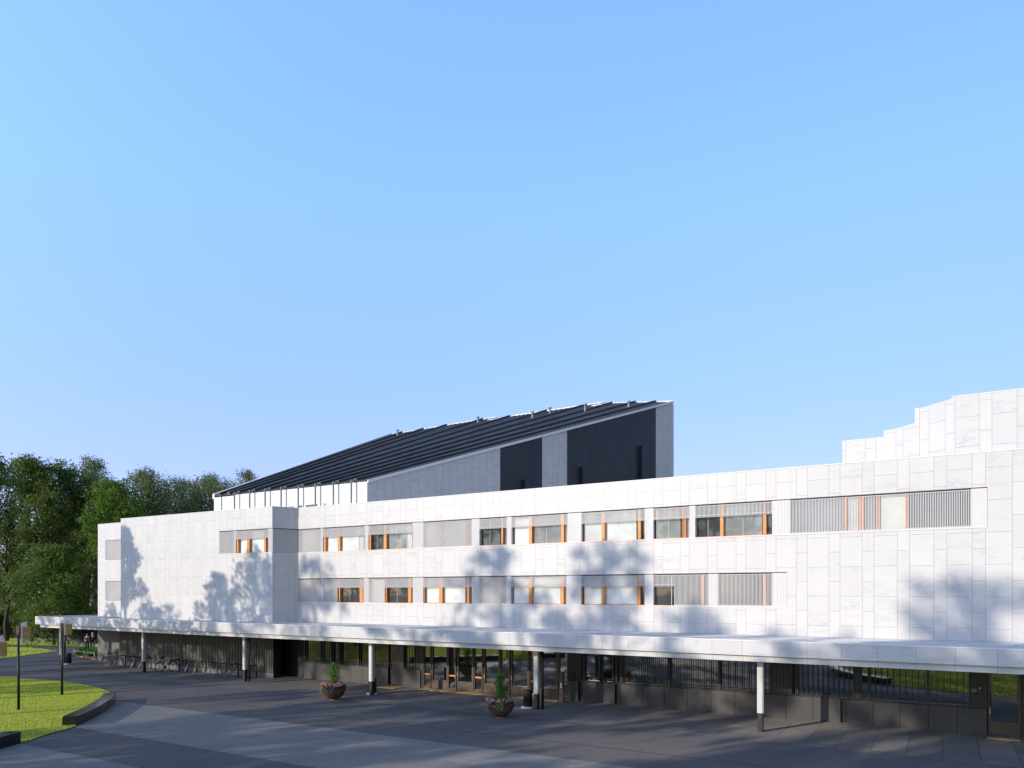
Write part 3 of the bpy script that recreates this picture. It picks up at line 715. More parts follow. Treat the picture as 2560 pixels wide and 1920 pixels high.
for i in range(len(cols) - 1):
    for j in range(12): q.face((cols[i] + j, cols[i + 1] + j, cols[i + 1] + j + 1, cols[i] + j + 1))
roof = q.build('roof', M['roof_metal'], H)
def ribs(lst, wd, hh, name):
    q = MB()
    for x in lst:
        km = kmax(x) - (.7 if name == 'rib' else .3); N = 6
        L = [roofp(x, .02 + (km - .02) * j / N) for j in range(N + 1)]; sd = DR * (wd / 2)
        id0 = q.add([p - sd - Vector((0, 0, .03)) for p in L]); id1 = q.add([p - sd + Vector((0, 0, hh)) for p in L]); id2 = q.add([p + sd + Vector((0, 0, hh)) for p in L]); id3 = q.add([p + sd - Vector((0, 0, .03)) for p in L])
        for j in range(N):
            q.face((id0 + j, id0 + j + 1, id1 + j + 1, id1 + j)); q.face((id1 + j, id1 + j + 1, id2 + j + 1, id2 + j)); q.face((id2 + j, id2 + j + 1, id3 + j + 1, id3 + j))
        q.face((id0, id1, id2, id3))
    return q.build(name, M['seam_metal' if name == 'seam' else 'roof_metal'], roof)
PILL = [MAIN.A(u, -7.94) - MAIN.A(918, -7.94) for u in (595.4, 633.3, 671.9, 711.8, 754.5, 797.2, 842.2, 886.8)]
ribs([-16.8, -15.6] + PILL, .34, .28, 'rib')
seams = []
ed = [-17.4, -16.8, -15.6] + PILL + [-.05]
for x0, x1 in zip(ed, ed[1:]): 
    n = max(2, int((x1 - x0) / .23)); seams += [x0 + (x1 - x0) * i / n for i in range(1, n)]
ribs(seams, .035, .085, 'seam')
# white parapet along the ridge steps and the verges
q = MB()
def kerb(p0, p1, hgt, wd=.22):
    d = (p1 - p0); d2 = Vector((d.x, d.y, 0)).normalized(); sd = Vector((d2.y, -d2.x, 0)) * wd / 2
    k = q.add([p0 - sd, p0 + sd, p1 + sd, p1 - sd] + [x + Vector((0, 0, hgt)) for x in (p0 - sd, p0 + sd, p1 + sd, p1 - sd)])
    for f in ((0, 3, 2, 1), (4, 5, 6, 7), (0, 1, 5, 4), (1, 2, 6, 5), (2, 3, 7, 6), (3, 0, 4, 7)): q.face([k + i for i in f])
for (x0, y0), (x1, y1) in zip(OUT, OUT[1:]):
    kerb(roofp(x0, y0, -.25), roofp(x1, y1, -.25), .36, .14)
kerb(roofp(0.06, 0, -.12), roofp(0.06, 35.8, -.12), .22, .12); kerb(roofp(-17.52, 0, -.2), roofp(-17.52, 46.1, -.2), .42, .2)
q.build('roof_edge', M['white_paint'], H)
# side wall in shade: a white-marble face with black granite zones
def hallwall(u0, u1, t, mk, name, zb=9.0):
    q = MB(); a0 = HALL.A(u0, t) if u0 else 0.0; a1 = HALL.A(u1, t) if u1 else 35.8; N = 4
    L = [(a0 + (a1 - a0) * i / N) for i in range(N + 1)]
    for x, y in zip(L, L[1:]):
        q.fquad(HALL, [(x, t, zb), (y, t, zb), (y, t, Z0 + SLP * y - .05), (x, t, Z0 + SLP * x - .05)])
    return q.build(name, M[mk], H)
hallwall(None, None, 0.0, 'marble_hall', 'side_wall')
for u0, u1 in ((1250.5, 1355.5), (1417.7, 1639.6)):
    p = hallwall(u0, u1, .012, 'marble_black', 'black_panel')
for u0, u1, v in ((1312.7, 1343, 1200.7), (1457, 1485, 1168.5), (1605, 1623, 1115)):
    q = MB(); a0, a1 = HALL.A(u0, .35), HALL.A(u1, .35); q.fbox(HALL, a0, a1, .014, .35, 9, HALL.Zv((u0 + u1) / 2, v, .35)); q.build('vent_box', M['marble_black'], H)
# end facet and the back
q = MB(); e = HALL.w(35.8, 0, 0); EF = Frame(e, Vector((.95, .31, 0)))
ztop = Z0 + SLP * 35.8 + .1
q.fquad(EF, [(0, 0, 9), (.30, 0, 9), (.30, 0, ztop + .12), (0, 0, ztop - .08)])
bk = [EF.w(.30, 0, 0)] + [roofp(*o) for o in OUT[::-1]][1:] + [roofp(-17.5, 0)]
hz_ = [ztop + .12] + [roofp(*o).z - .02 for o in OUT[::-1]][1:] + [Z0]
for i in range(len(bk) - 1):
    p0, p1 = bk[i], bk[i + 1]; L = (p1 - p0).length; k = q.add([(p0.x, p0.y, 9), (p1.x, p1.y, 9), (p1.x, p1.y, hz_[i + 1]), (p0.x, p0.y, hz_[i])]); q.face((k, k + 1, k + 2, k + 3), [(0, 9), (L, 9), (L, hz_[i + 1]), (0, hz_[i])])
q.build('back_wall', M['marble_hall'], H)
# low lit wall with downpipes and small windows
q = MB(); x0 = LOW.A(588); xl = LOW.A(534.7)
q.fbox(LOW, x0, -.002, -.3, 0, 9, 13.78); o = q.build('front_wall', M['panel_white'], H)
q = MB(); q.fbox(LOW, xl, x0 - .002, -.4, -.02, 9, 13.72); q.fbox(LOW, LOW.A(549), LOW.A(554), -.0199, .06, 9, 13.71); q.build('grey_end_panel', M['alu'], H)  # flat light grey section with one upright strip at the wall's west end
for s in (0, -4.2, -8.6, -12.9):
    q = MB(); q.fbox(LOW, s - .012 - 1.5, s - 1.5, .001, .004, 9, 13.7); q.build('wall_joint', M['conc_light'], o)
for u0, u1, v, mk in ((723, 735, 1265.5, 'glass_mid'), (745, 755, 1264, 'glass_up'), (765, 793, 1261.5, 'glass_up'), (808, 816, 1258.5, 'glass_mid'), (825, 839, 1256.5, 'blind'), (853, 884, 1252.5, 'blind')):
    q = MB(); q.fbox(LOW, LOW.A(u0), LOW.A(u1), .001, .02, 9, LOW.Zv((u0 + u1) / 2, v)); q.build('window', M[mk], H)
for x in PILL:
    q = MB(); q.tube([LOW.w(x, .38, 9), LOW.w(x, .38, 13.95)], .065, 10); q.tube([LOW.w(x, .38, 11.6), LOW.w(x, 0, 11.6)], .018, 6); q.tube([LOW.w(x, .38, 13.9), LOW.w(x, -.05, 13.9)], .05, 8); q.build('downpipe', M['pipe'], H)
for u, v in ((994, 1090), (1331, 1047), (1463, 1030), (1572, 1024), (1375, 1036), (1195, 1058)):
    # small vent pipes standing on the roof slope
    cam0 = Vector((0, 0, HC)); r = Vector(((u - UC) / FL, 1, (HZ - v) / FL)); e2 = (WD + Vector((0, 0, SLP))); nn = DR.cross(e2)
    p = cam0 + r * ((AC + Vector((0, 0, Z0)) - cam0).dot(nn) / r.dot(nn))
    q = MB(); q.tube([p - Vector((0, 0, .2)), p + Vector((0, 0, .75))], .13, 8); q.lathe(tuple(p + Vector((0, 0, .75))), [(.2, 0), (.2, .12), (.02, .2)], 10); q.build('vent_pipe', M['pipe'], H)

# ------------------------------------------------------------------ stepped marble block on the right
SB = thing('stepped_block', 'white marble upper block with faceted stepped roofline at the right edge', 'building', tuple(st(3, -6)))
def Zat(F, u, t): 
    r = Vector(((u - UC) / FL, 1, 0)); p = F.o + F.n * t; return p.dot(F.n) / r.dot(F.n)
zD = Zat(MAIN, 2379.2, -2.2); uv0 = [(2379.2, zD)]
def pu(u, Z): return Vector(((u - UC) / FL * Z, Z, 0))
pD = pu(2379.2, zD); pC = pu(2312.2, zD * 481.7 / 461.4)
def along(p, u):  # walk from p parallel to the facade until column u
    return pu(u, (p.dot(NN)) / Vector(((u - UC) / FL, 1, 0)).dot(NN))
pB = along(pC, 2287.2); pB2 = pu(2234.8, pB.y * 420.9 / 405.9); pA = along(pB2, 2208.8); pA0 = along(pA, 2105.9)
def zz(p, v): return HC + (HZ - v) / FL * p.y
segs = [(pA0, pA, zz(pA0, 1104.1)), (pA, pB2, zz(pA, 1078.3)), (pB2, pB, zz(pB2, 1075.1)), (pB, pC, zz(pB, 1023)), (pC, pD, zz(pC, 1019.6)), (pD, pD + DR * 12, zz(pD, 993))]
q = MB()
run = 0.0
for p0, p1, z in segs:
    F = Frame(p0, p1 - p0); L = (p1 - p0).length
    k = q.add([F.w(0, 0, 9), F.w(L, 0, 9), F.w(L, 0, z), F.w(0, 0, z), F.w(0, -3, z), F.w(L, -3, z), F.w(0, -3, 9)])
    q.face((k, k + 1, k + 2, k + 3), [(run, 9), (run + L, 9), (run + L, z), (run, z)]); q.face((k + 3, k + 2, k + 5, k + 4), [(run, 0), (run + L, 0), (run + L, .1), (run, .1)]); q.face((k + 6, k, k + 3, k + 4), [(0, 9), (.3, 9), (.3, z), (0, z)])
    run += L
q.build('wall', M['marble'], SB)
q = MB()
for p0, p1, z in segs:
    F = Frame(p0, p1 - p0); q.fbox(F, 0, (p1 - p0).length, -.25, .015, z + .001, z + .03)
q.build('coping', M['white_paint'], SB)

SHADE = [(-51.0, 9.5, 23, 'c'), (-56.5, 4.6, 25, 'b'), (-40.7, 6.2, 23, 'c'), (-46, 4.2, 25, 'p'), (-37.4, 8.0, 26, 'p'), (-34.4, 7.8, 44, 'p'),
 (-38.5, .5, 47, 'd'), (-44.5, .2, 46, 'a'), (-51, .3, 46, 'b'),
 (-27.5, 3.2, 49, 'p'), (-20.6, 8.1, 49, 'b'), (-14.2, 8.2, 52, 'b'), (-17.4, 4.6, 46, 'a'), (-9.3, 4.8, 50, 'd'), (-12.2, 1.6, 48, 'a'), (-.4, 3.3, 50, 'd'), (2.2, 3.2, 52, 'a'), (1.4, 6.2, 66, 'b'), (5.2, 5.6, 62, 'p'), (10, 7, 60, 'a'), (-63, 4, 32, 'd')]
# ------------------------------------------------------------------ street furniture
def furn(name, label, cat, p, group=None): return thing(name, label, cat, tuple(p), group)
# --- polished granite bench walls
def bench(label, outer, wid, hgt, parts=1):
    L = smooth(outer, 6); n = len(L); inn = []
    for i in range(n):
        p0 = Vector((*L[max(0, i - 1)], 0)); p1 = Vector((*L[min(n - 1, i + 1)], 0)); d = (p1 - p0).normalized(); nn = Vector((-d.y, d.x, 0))
        inn.append((L[i][0] + nn.x * wid, L[i][1] + nn.y * wid))
    q = MB(); k = q.add([(x, y, 0) for x, y in L] + [(x, y, hgt) for x, y in L] + [(x, y, hgt) for x, y in inn] + [(x, y, 0) for x, y in inn])
    for i in range(n - 1):
        for r in range(3): a0 = k + r * n + i; a1 = k + (r + 1) * n + i; q.face((a0, a0 + 1, a1 + 1, a1))
    q.face((k, k + n, k + 2 * n, k + 3 * n)); e = n - 1; q.face((k + e, k + 3 * n + e, k + 2 * n + e, k + n + e))
    o = q.build('granite_bench', M['bench'], None, bevel=.012); return tag(o, label, 'bench', 'curved granite benches')
def z7(x, y): return (x / 5.53, 1680 + y / 5.53)
bo = [ground(*z7(x, y), .42) for x, y in ((1065, 606), (1220, 540), (1365, 470), (1470, 408), (1530, 368), (1585, 318), (1610, 279))]
bench('long curved black granite bench at the edge of the sunlit lawn, whole in view', [tuple(p.xy) for p in bo], .56, .42)
e0 = ground(*z7(290, 826), .42); e1 = ground(*z7(0, 905), .42)
dd = (e1 - e0)
bench('end of a black granite bench cut off by the bottom left corner', [tuple((e0 + dd * t + Vector((0, 0, 0))).xy) for t in (2.6, 1.9, 1.0, .5, 0.0)], .56, .44)
bench('black granite bench around the lawn beside the viewer, seen only in the window glass', [tuple(st(a, b_).xy) for a, b_ in ((-7.9, 29), (-7.3, 24), (-6.2, 19), (-4.6, 16.2), (-3.0, 14.6))], -.56, .42)

# --- lamp posts
def lamp(p, top, label, rot=0.0):
    t = furn('lamp_post', label, 'lamp post', p, 'lamp posts on the lawn'); t.rotation_euler.z = 0
    P = Vector(p)
    q = MB(); q.tube([P, P + Vector((0, 0, top - .42))], [.062, .05], 10); q.build('pole', M['black_steel'], t)
    q = MB(); q.fbox(Frame(P, (1, 0)), -.055, .055, -.055, .055, top - .42, top); o = q.build('pole_head', M['bronze'], t)
    q = MB(); q.fbox(Frame(P, (1, 0)), -.062, -.056, -.05, .05, top - .41, top - .01); q.build('side_plate', M['alu'], o)
    LF = Frame(P, Vector((.83, .56, 0)))
    q = MB(); q.tube([LF.w(.04, 0, top - .1), LF.w(.13, .05, top - .1)], .016, 6); q.tube([LF.w(.04, 0, top - .32), LF.w(.13, .05, top - .32)], .016, 6); q.build('bracket', M['black_steel'], t)
    zb = top - .62
    # curved white reflector sheet sweeping back behind the louvre, its top edge rising
    n = 9; o1 = []; o2 = []
    for i in range(n):
        f = i / (n - 1); o1.append(LF.w(.09 + .22 * f ** 1.6, .16 - .36 * f ** .7, 0) - P); o2.append(o1[-1] + LF.d * .014 + LF.n * .012)
    zt = [top + .04 + .15 * (i / (n - 1)) ** .8 for i in range(n)]
    q = MB(); k = q.add([P + v + Vector((0, 0, zb)) for v in o1] + [P + v + Vector((0, 0, z)) for v, z in zip(o1, zt)] + [P + v + Vector((0, 0, z)) for v, z in zip(o2, zt)] + [P + v + Vector((0, 0, zb)) for v in o2])
    for i in range(n - 1):
        for r in range(3): q.face((k + r * n + i, k + r * n + i + 1, k + (r + 1) * n + i + 1, k + (r + 1) * n + i))
        q.face((k + 3 * n + i, k + 3 * n + i + 1, k + i + 1, k + i))
    for e in (0, n - 1): q.face((k + e, k + n + e, k + 2 * n + e, k + 3 * n + e))
    rf = q.build('reflector', M['white_paint'], t)
    q = MB(); q.fbox(LF, .085, .155, .165, .225, zb - .003, top + .03); q.fbox(LF, .156, .25, .15, .22, zb - .004, zb + .05); q.build('edge_plate', M['alu'], rf)
    # louvred brass screen: upright slats in a frame
    q = MB(); a = LF.w(.157, .235, 0); bb = LF.w(.45, .16, 0); F = Frame(a, bb - a); LL = (bb - a).length; zl = top + .0
    q.fbox(F, 0, LL, -.02, 0, zb + .0, zb + .03); q.fbox(F, 0, LL, -.02, 0, zl - .07, zl - .04); q.fbox(F, 0, .02, -.021, .001, zb + .031, zl - .071); q.fbox(F, LL - .02, LL, -.021, .001, zb + .031, zl - .071)
    for i in range(9): x = .03 + (LL - .06) * i / 8; q.fbox(F, x - .015, x + .015, -.016, -.002, zb + .031, zl - .071)
    for i in (1, 2): zz_ = zb + (zl - zb) * i / 3; q.fbox(F, .021, LL - .021, -.0015, .003, zz_ - .01, zz_ + .01)
    q.build('louvre_screen', M['copper'], t)
    return t
lamp(ground(46.5, 1776), 3.94, 'brass-louvred lamp post, nearer of the two whole ones in the bright lawn')
lamp(ground(155, 1739), 3.86, 'brass-louvred lamp post near the tip of the lawn, in front of the canopy end')
pl = ground(-17.5, 1835); lamp(pl, 3.62, 'lamp post of which only the brass louvre shows at the left edge of the photo')

# --- bins
def bin_(p, label, slot):
    t = furn('litter_bin', label, 'litter bin', p, 'black litter bins by the columns')
    q = MB(); q.lathe(tuple(p), [(.31, 0.006), (.32, .02), (.31, .07), (.20, .085)], 28); q.build('base', M['conc_light'], t)
    q = MB(); q.lathe(tuple(p), [(.165, .086), (.17, .12), (.215, .13), (.215, .84), (.205, .86), (.17, .865)], 28); o = q.build('body', M['black_steel'], t)
    q = MB(); F = Frame(p, (1, 0)); q.fbox(F, .12, .222, .02, .16, .66, .78) if slot else q.fbox(F, -.06, .06, .17, .219, .66, .76); q.build('opening', M['rubber'], t)
    q = MB(); q.lathe(tuple(Vector(p) + Vector((0, 0, .12))), [(.2165, 0), (.219, .005), (.219, .02), (.2165, .025)], 28); q.build('band', M['rubber'], o)
    return t
bin_(ground(931, 1735.4), 'round black litter bin in front of the column between the two flower bowls', True)
bin_(ground(1319.5, 1770.2), 'round black litter bin just left of the column by the entrance doors', False)
bin_(ground(171, 1661), 'round black litter bin at the far left column under the canopy end', False)

# --- leaf helper
def leaves(name, mat, P, size, parent=None, asp=.6, up=.35, droop=0.0, rng=NR, nrm=None):
    """P: (n,3) centres -> one mesh of leaf shaped quads"""
    n = len(P); s = size * (0.65 + .7 * rng.random(n))
    d = rng.normal(size=(n, 3)); d[:, 2] -= droop; d /= np.linalg.norm(d, axis=1)[:, None]
    nn = rng.normal(size=(n, 3)); nn[:, 2] = np.abs(nn[:, 2]) + up
    if nrm is not None: nn += nrm
    sd = np.cross(d, nn); sd /= np.linalg.norm(sd, axis=1)[:, None] + 1e-9
    L = d * (s / 2)[:, None]; W = sd * (s * asp / 2)[:, None]
    V = np.empty((n, 4, 3)); V[:, 0] = P - L; V[:, 1] = P + W - L * .1; V[:, 2] = P + L; V[:, 3] = P - W - L * .1
    org = np.array(parent['_o']) if parent is not None else np.zeros(3)
    V = (V - org).reshape(-1, 3).astype(np.float32)
    me = bpy.data.meshes.new(name); me.vertices.add(4 * n); me.vertices.foreach_set('co', V.ravel()); me.loops.add(4 * n); me.loops.foreach_set('vertex_index', np.arange(4 * n, dtype=np.int32))
    me.polygons.add(n); me.polygons.foreach_set('loop_start', np.arange(0, 4 * n, 4, dtype=np.int32)); me.polygons.foreach_set('loop_total', np.full(n, 4, dtype=np.int32))
    me.materials.append(mat); me.update(calc_edges=True)
    o = bpy.data.objects.new(name, me); COL.objects.link(o)
    if parent is not None: o.parent = parent; o['_o'] = parent['_o']
    return o
def ball(c, r, n, shell=.5, rng=NR):
    d = rng.normal(size=(n, 3)); d /= np.linalg.norm(d, axis=1)[:, None]
    return np.array(c) + d * (np.array(r) * (shell + (1 - shell) * rng.random(n)[:, None] ** .6))

# --- flower bowls
def planter(p, label, shrub_h, seed):
    rg = np.random.default_rng(seed); P = np.array(p)
    t = furn('flower_bowl', label, 'planter', p, 'flower bowls on the plaza')
    q = MB(); q.lathe(tuple(p), [(.20, 0.004), (.20, .055), (.14, .058)], 24); q.build('foot', M['terracotta'], t)
    prof = [(.12, .06), (.24, .075), (.36, .14), (.47, .24), (.55, .37), (.60, .50), (.615, .60), (.625, .625), (.60, .635), (.58, .60), (.50, .58)]
    q = MB(); q.lathe(tuple(p), prof, 40); q.build('bowl', M['bowl'], t)
    q = MB(); q.lathe(tuple(p), [(.56, .575), (.57, .59), (.3, .62)], 24); q.build('soil', M['soil'], t)
    q = MB(); 
    for i in range(3): a = i * 2.1; q.tube([Vector(p) + Vector((.03 * math.cos(a), .03 * math.sin(a), .58)), Vector(p) + Vector((.09 * math.cos(a), .09 * math.sin(a), .6 + shrub_h * .5)), Vector(p) + Vector((.07 * math.cos(a + 1), .07 * math.sin(a + 1), .6 + shrub_h * .9))], [.018, .012, .005], 6)
    sh = q.build('stem', M['bark'], t)
    C = []
    for i in range(22):
        f = i / 21; r = .33 * (1 - .35 * abs(f - .55)) * (.75 + .5 * rg.random()); a = rg.random() * 6.28
        C.append(ball(P + [.09 * math.cos(a), .09 * math.sin(a), .68 + f * (shrub_h - .1)], (r, r, .16), 60, .25, rg))
    leaves('shrub_leaves', M['leaf_pot'], np.concatenate(C), .085, t, .5, .3, 0, rg)
    C = []
    for i in range(48):
        a = rg.random() * 6.28; r = .20 + .40 * math.sqrt(rg.random()); C.append(ball(P + [r * math.cos(a), r * math.sin(a), .66 + .14 * rg.random() + .08 * (r < .45)], (.11, .11, .10), 30, .2, rg))
    leaves('bedding_leaves', M['leaf_mid'] if seed % 2 else M['leaf_bed'], np.concatenate(C), .07, t, .6, .3, 0, rg)
    C = []
    for i in range(54):
        a = -1.57 + (rg.random() - .5) * 4.2; r = .30 + .32 * rg.random(); C.append(ball(P + [r * math.cos(a), r * math.sin(a), .74 + .13 * rg.random()], (.055, .055, .05), 15, .3, rg))
    leaves('pink_flowers', M['petal_pink'], np.concatenate(C), .058, t, .9, .2, 0, rg)
    C = []
    for i in range(9):
        a = (-2.7 + .35 * rg.random()) if i < 5 else -1.7 + .3 * rg.random()
        x = np.linspace(0, 1, 26)[:, None]; base = P + np.array([.57 * math.cos(a), .57 * math.sin(a), .68]); C.append(base + x * np.array([.13 * math.cos(a), .13 * math.sin(a), 0]) + np.concatenate([0 * x, 0 * x, .10 * x - .36 * x * x], 1) + rg.normal(size=(26, 3)) * .025)
    leaves('trailing_grass', M['leaf_pale'], np.concatenate(C), .09, t, .22, 0, 1.2, rg)
    return t
planter(ground(834.5, 1750), 'brown bowl of pink flowers and a leafy shrub, the farther one left of the entrance', 1.22, 3)
planter(ground(1251, 1794.5), 'brown bowl of pink flowers and a pointed shrub, the nearer one before the doors', 1.30, 4)

# --- call post by the doors, mats
p = ground(1404.2, 1754.5); t = furn('call_post', 'slim black intercom post with a white sticker right of the entrance doors', 'intercom post', p); F = Frame(p, DR)
q = MB(); q.fbox(F, -.115, .115, -.06, .06, 0, 1.50); q.build('post', M['bronze'], t, bevel=.006)
q = MB(); q.fbox(F, -.085, .085, .061, .068, 1.14, 1.45); pn = q.build('panel', M['rubber'], t)
ring(F, .0, .0695, 1.395, .036, .012, pn, M['white_paint'])
q = MB(); q.fbox(F, -.012, .012, .0685, .072, 1.27, 1.295); q.build('button', M['white_paint'], pn)
q = MB(); q.fbox(F, -.03, .03, .0685, .071, 1.215, 1.228); q.fbox(F, -.03, -.018, .0685, .071, 1.19, 1.214); q.fbox(F, .045, .052, .0685, .071, 1.20, 1.215); q.fbox(F, -.055, -.048, .0685, .071, 1.20, 1.215); q.build('mark', M['white_paint'], pn)
q = MB(); q.fbox(F, -.055, .03, .061, .065, .70, .94); q.build('sticker', M['white_paint'], t)
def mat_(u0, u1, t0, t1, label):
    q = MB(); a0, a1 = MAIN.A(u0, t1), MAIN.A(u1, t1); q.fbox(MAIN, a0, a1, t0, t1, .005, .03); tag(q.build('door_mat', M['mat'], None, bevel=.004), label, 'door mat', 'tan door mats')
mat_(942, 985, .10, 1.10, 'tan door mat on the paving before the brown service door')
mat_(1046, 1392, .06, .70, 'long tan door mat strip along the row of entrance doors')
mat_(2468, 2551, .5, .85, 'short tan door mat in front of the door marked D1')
# notice board inside the window right of the doors
q = MB(); a0, a1 = MAIN.A(1459), MAIN.A(1531); q.fbox(MAIN, a0, a1, -.19, -.17, 1.15, 2.55); nb = tag(q.build('notice_board', M['rubber']), 'black framed double notice panel behind the glass right of the entrance', 'notice board')
for x0, x1 in ((a0 + .06, a0 + (a1 - a0) * .55), (a0 + (a1 - a0) * .66, a1 - .06)):
    q = MB(); q.fbox(MAIN, x0, x1, -.168, -.16, 1.22, 2.3); q.build('pane', M['glass'], nb)
q = MB()
for i in range(2): q.fbox(MAIN, a0 + .1, a1 - .3 - .5 * i, -.168, -.165, 2.42 - .08 * i, 2.44 - .08 * i)
q.build('lettering', M['galv'], nb)
# red geranium behind the barred window
p = st(MAIN.A(1566), -.12, 1.45); t = furn('potted_geranium', 'pot of red geraniums on the sill behind the barred window', 'potted plant', p)
q = MB(); q.lathe(tuple(p), [(.09, -.32), (.12, -.06), (.11, -.05)], 12); q.build('pot', M['soil'], t)
leaves('leaves', M['leaf_dark'], ball(np.array(p) + [0, 0, 0], (.18, .08, .10), 130, .2), .07, t)
leaves('red_flowers', simple('red_petals', (.45, .06, .05), .6), ball(np.array(p) + [0, 0, .12], (.17, .07, .06), 60, .2), .06, t)
p = st(MAIN.A(1546), -.10, 1.02); t = furn('climbing_plant', 'tall pale green pot plant in the narrow window left of the bars', 'potted plant', p)
q = MB(); q.tube([p, p + Vector((0, 0, 2))], .012, 6); q.build('stem', M['bark'], t)
C = np.concatenate([ball(np.array(p) + [R.uniform(-.06, .06), R.uniform(-.03, .03), z_], (.09, .06, .1), 16, .2) for z_ in np.linspace(.5, 2.0, 12)]); leaves('leaves', M['leaf_pot'], C, .07, t)

# --- bicycle racks
def make_rack(p):
    t = furn('bicycle_rack', '', 'bicycle rack', p, 'bicycle racks along the battened wall'); P = Vector(p)
    q = MB(); q.tube([P, P + Vector((0, 0, .80))], .042, 8); q.build('post', M['black_steel'], t)
    q = MB(); q.tube([P + Vector((0, 0, .80)), P + NN * .58 + Vector((0, 0, .80))], .034, 8); q.build('top_bar', M['black_steel'], t)
    q = MB(); q.tube([P + NN * .58 + Vector((0, 0, .80)), P + NN * 1.0], .026, 8); q.build('stay', M['galv'], t)
    return t
racks = [-52.5, -51.3, -50.25, -49.35, -46.1, -45.25, -44.2, -43.25, -42.05, -41.15, -39.95, -39.15, -38.2]
RL = ['dark bicycle rack nearest the parked bicycle at the west end', 'bicycle rack with a bright stay just left of the left column', 'bicycle rack half hidden behind the left column', 'bicycle rack just right of the left column',
 'bicycle rack the end-on bicycle leans at', 'bicycle rack just right of the end-on bicycle', 'bicycle rack second to the right of the end-on bicycle', 'bicycle rack in the middle of the long row, below a dark patch of battens',
 'bicycle rack fifth from the right end of the row', 'bicycle rack fourth from the right end of the row', 'bicycle rack third from the right end, left of the second column', 'bicycle rack hidden partly by the column with the downpipe', 'last bicycle rack on the right, beyond the column with the downpipe']
r0 = make_rack(st(racks[0], 1.25)); r0['label'] = RL[0]
for a, lb in zip(racks[1:], RL[1:]): dup(r0, st(a, 1.25), 0, lb)

# --- bicycles
def bicycle(p, ang, label):
    t = furn('bicycle', label, 'bicycle', (0, 0, 0)); t.location = p; t.rotation_euler.z = ang
    def W(x, z, y=0): return Vector((x, y, z))
    for x in (-.53, .53):
        q = MB(); N = 28; q.tube([W(x + .335 * math.cos(2 * PI * i / N), .34 + .335 * math.sin(2 * PI * i / N)) for i in range(N + 1)], .022, 6, False); wh = q.build('wheel', M['rubber'], t)
        q = MB(); q.tube([W(x + .305 * math.cos(2 * PI * i / N), .34 + .305 * math.sin(2 * PI * i / N)) for i in range(N + 1)], .009, 5, False); q.tube([W(x, .34, -.04), W(x, .34, .04)], .025, 8); q.build('rim', M['galv'], wh)
        q = MB()
        for i in range(14): a = 2 * PI * i / 14; q.tube([W(x, .34, .02 * (-1) ** i), W(x + .30 * math.cos(a), .34 + .30 * math.sin(a))], .0025, 3, False)
        q.build('spokes', M['galv'], wh)
        q = MB(); q.tube([W(x + .37 * math.cos(a), .34 + .37 * math.sin(a)) for a in np.linspace(.5, 2.9 if x > 0 else 2.6, 12)], .022, 5, False); q.build('mudguard', M['black_steel'], t)
    q = MB()
    for a_, b_, r in (((-.53, .34), (-.08, .30), .014), ((-.08, .30), (-.20, .82), .018), ((-.53, .34), (-.17, .70), .012), ((-.08, .30), (.36, .74), .022), ((-.17, .72), (.34, .80), .018), ((.33, .86), (.40, .62), .02), ((.40, .62), (.53, .34), .016)):
        q.tube([W(*a_), W(*b_)], r, 7)
    q.build('frame', M['black_steel'], t)
    q = MB(); q.tube([W(-.20, .82), W(-.235, .95)], .014, 6); q.build('seat_post', M['galv'], t)
    q = MB(); q.tube([W(-.38, .97), W(-.30, .985), W(-.15, .985), (-.08, 0, .965)], [.075, .085, .035, .018], 10); q.build('saddle', M['rubber'], t)
    q = MB(); q.tube([W(.33, .86), W(.30, 1.03)], .014, 6); q.tube([(.17, -.30, 1.03), (.27, -.24, 1.06), (.31, 0, 1.03), (.27, .24, 1.06), (.17, .30, 1.03)], .014, 6); q.build('handlebar', M['black_steel'], t)
    q = MB(); q.tube([W(-.08, .30, -.05), W(-.08, .30, .05)], .09, 14); q.tube([W(-.08, .30, -.06), W(.02, .16, -.07)], .012, 5); q.tube([W(-.08, .30, .06), W(-.18, .44, .07)], .012, 5); q.build('crank', M['rubber'], t)
    for sgn in (-1, 1): q = MB(); c_ = (.02, .16) if sgn < 0 else (-.18, .44); q.box(c_[0] - .05, c_[0] + .05, sgn * .07 - (.09 if sgn < 0 else 0), sgn * .07 + (.09 if sgn > 0 else 0), c_[1] - .012, c_[1] + .012); q.build('pedal', M['rubber'], t)
    q = MB(); q.box(-.62, -.30, -.08, .08, .735, .75); q.tube([W(-.58, .735, .07), W(-.54, .36, .05)], .007, 4); q.tube([W(-.58, .735, -.07), W(-.54, .36, -.05)], .007, 4); rk = q.build('carrier', M['black_steel'], t)
    q = MB(); q.box(-.66, -.62, -.04, .04, .70, .76); q.build('reflector', M['green_light'], rk)
    q = MB(); q.tube([W(-.12, .28, .04), W(-.16, .015, .18)], .009, 5); q.build('kickstand', M['galv'], t)
    return t
pb = ground(281, 1667.0); bicycle(pb, math.radians(-8), 'black city bicycle on its kickstand, broadside in front of the grey end wall')
pb2 = st(-46.55, 1.95); bicycle(pb2, math.atan2(-NN.y, -NN.x) + .06, 'dark bicycle seen nearly end-on at a rack under the bright battens')

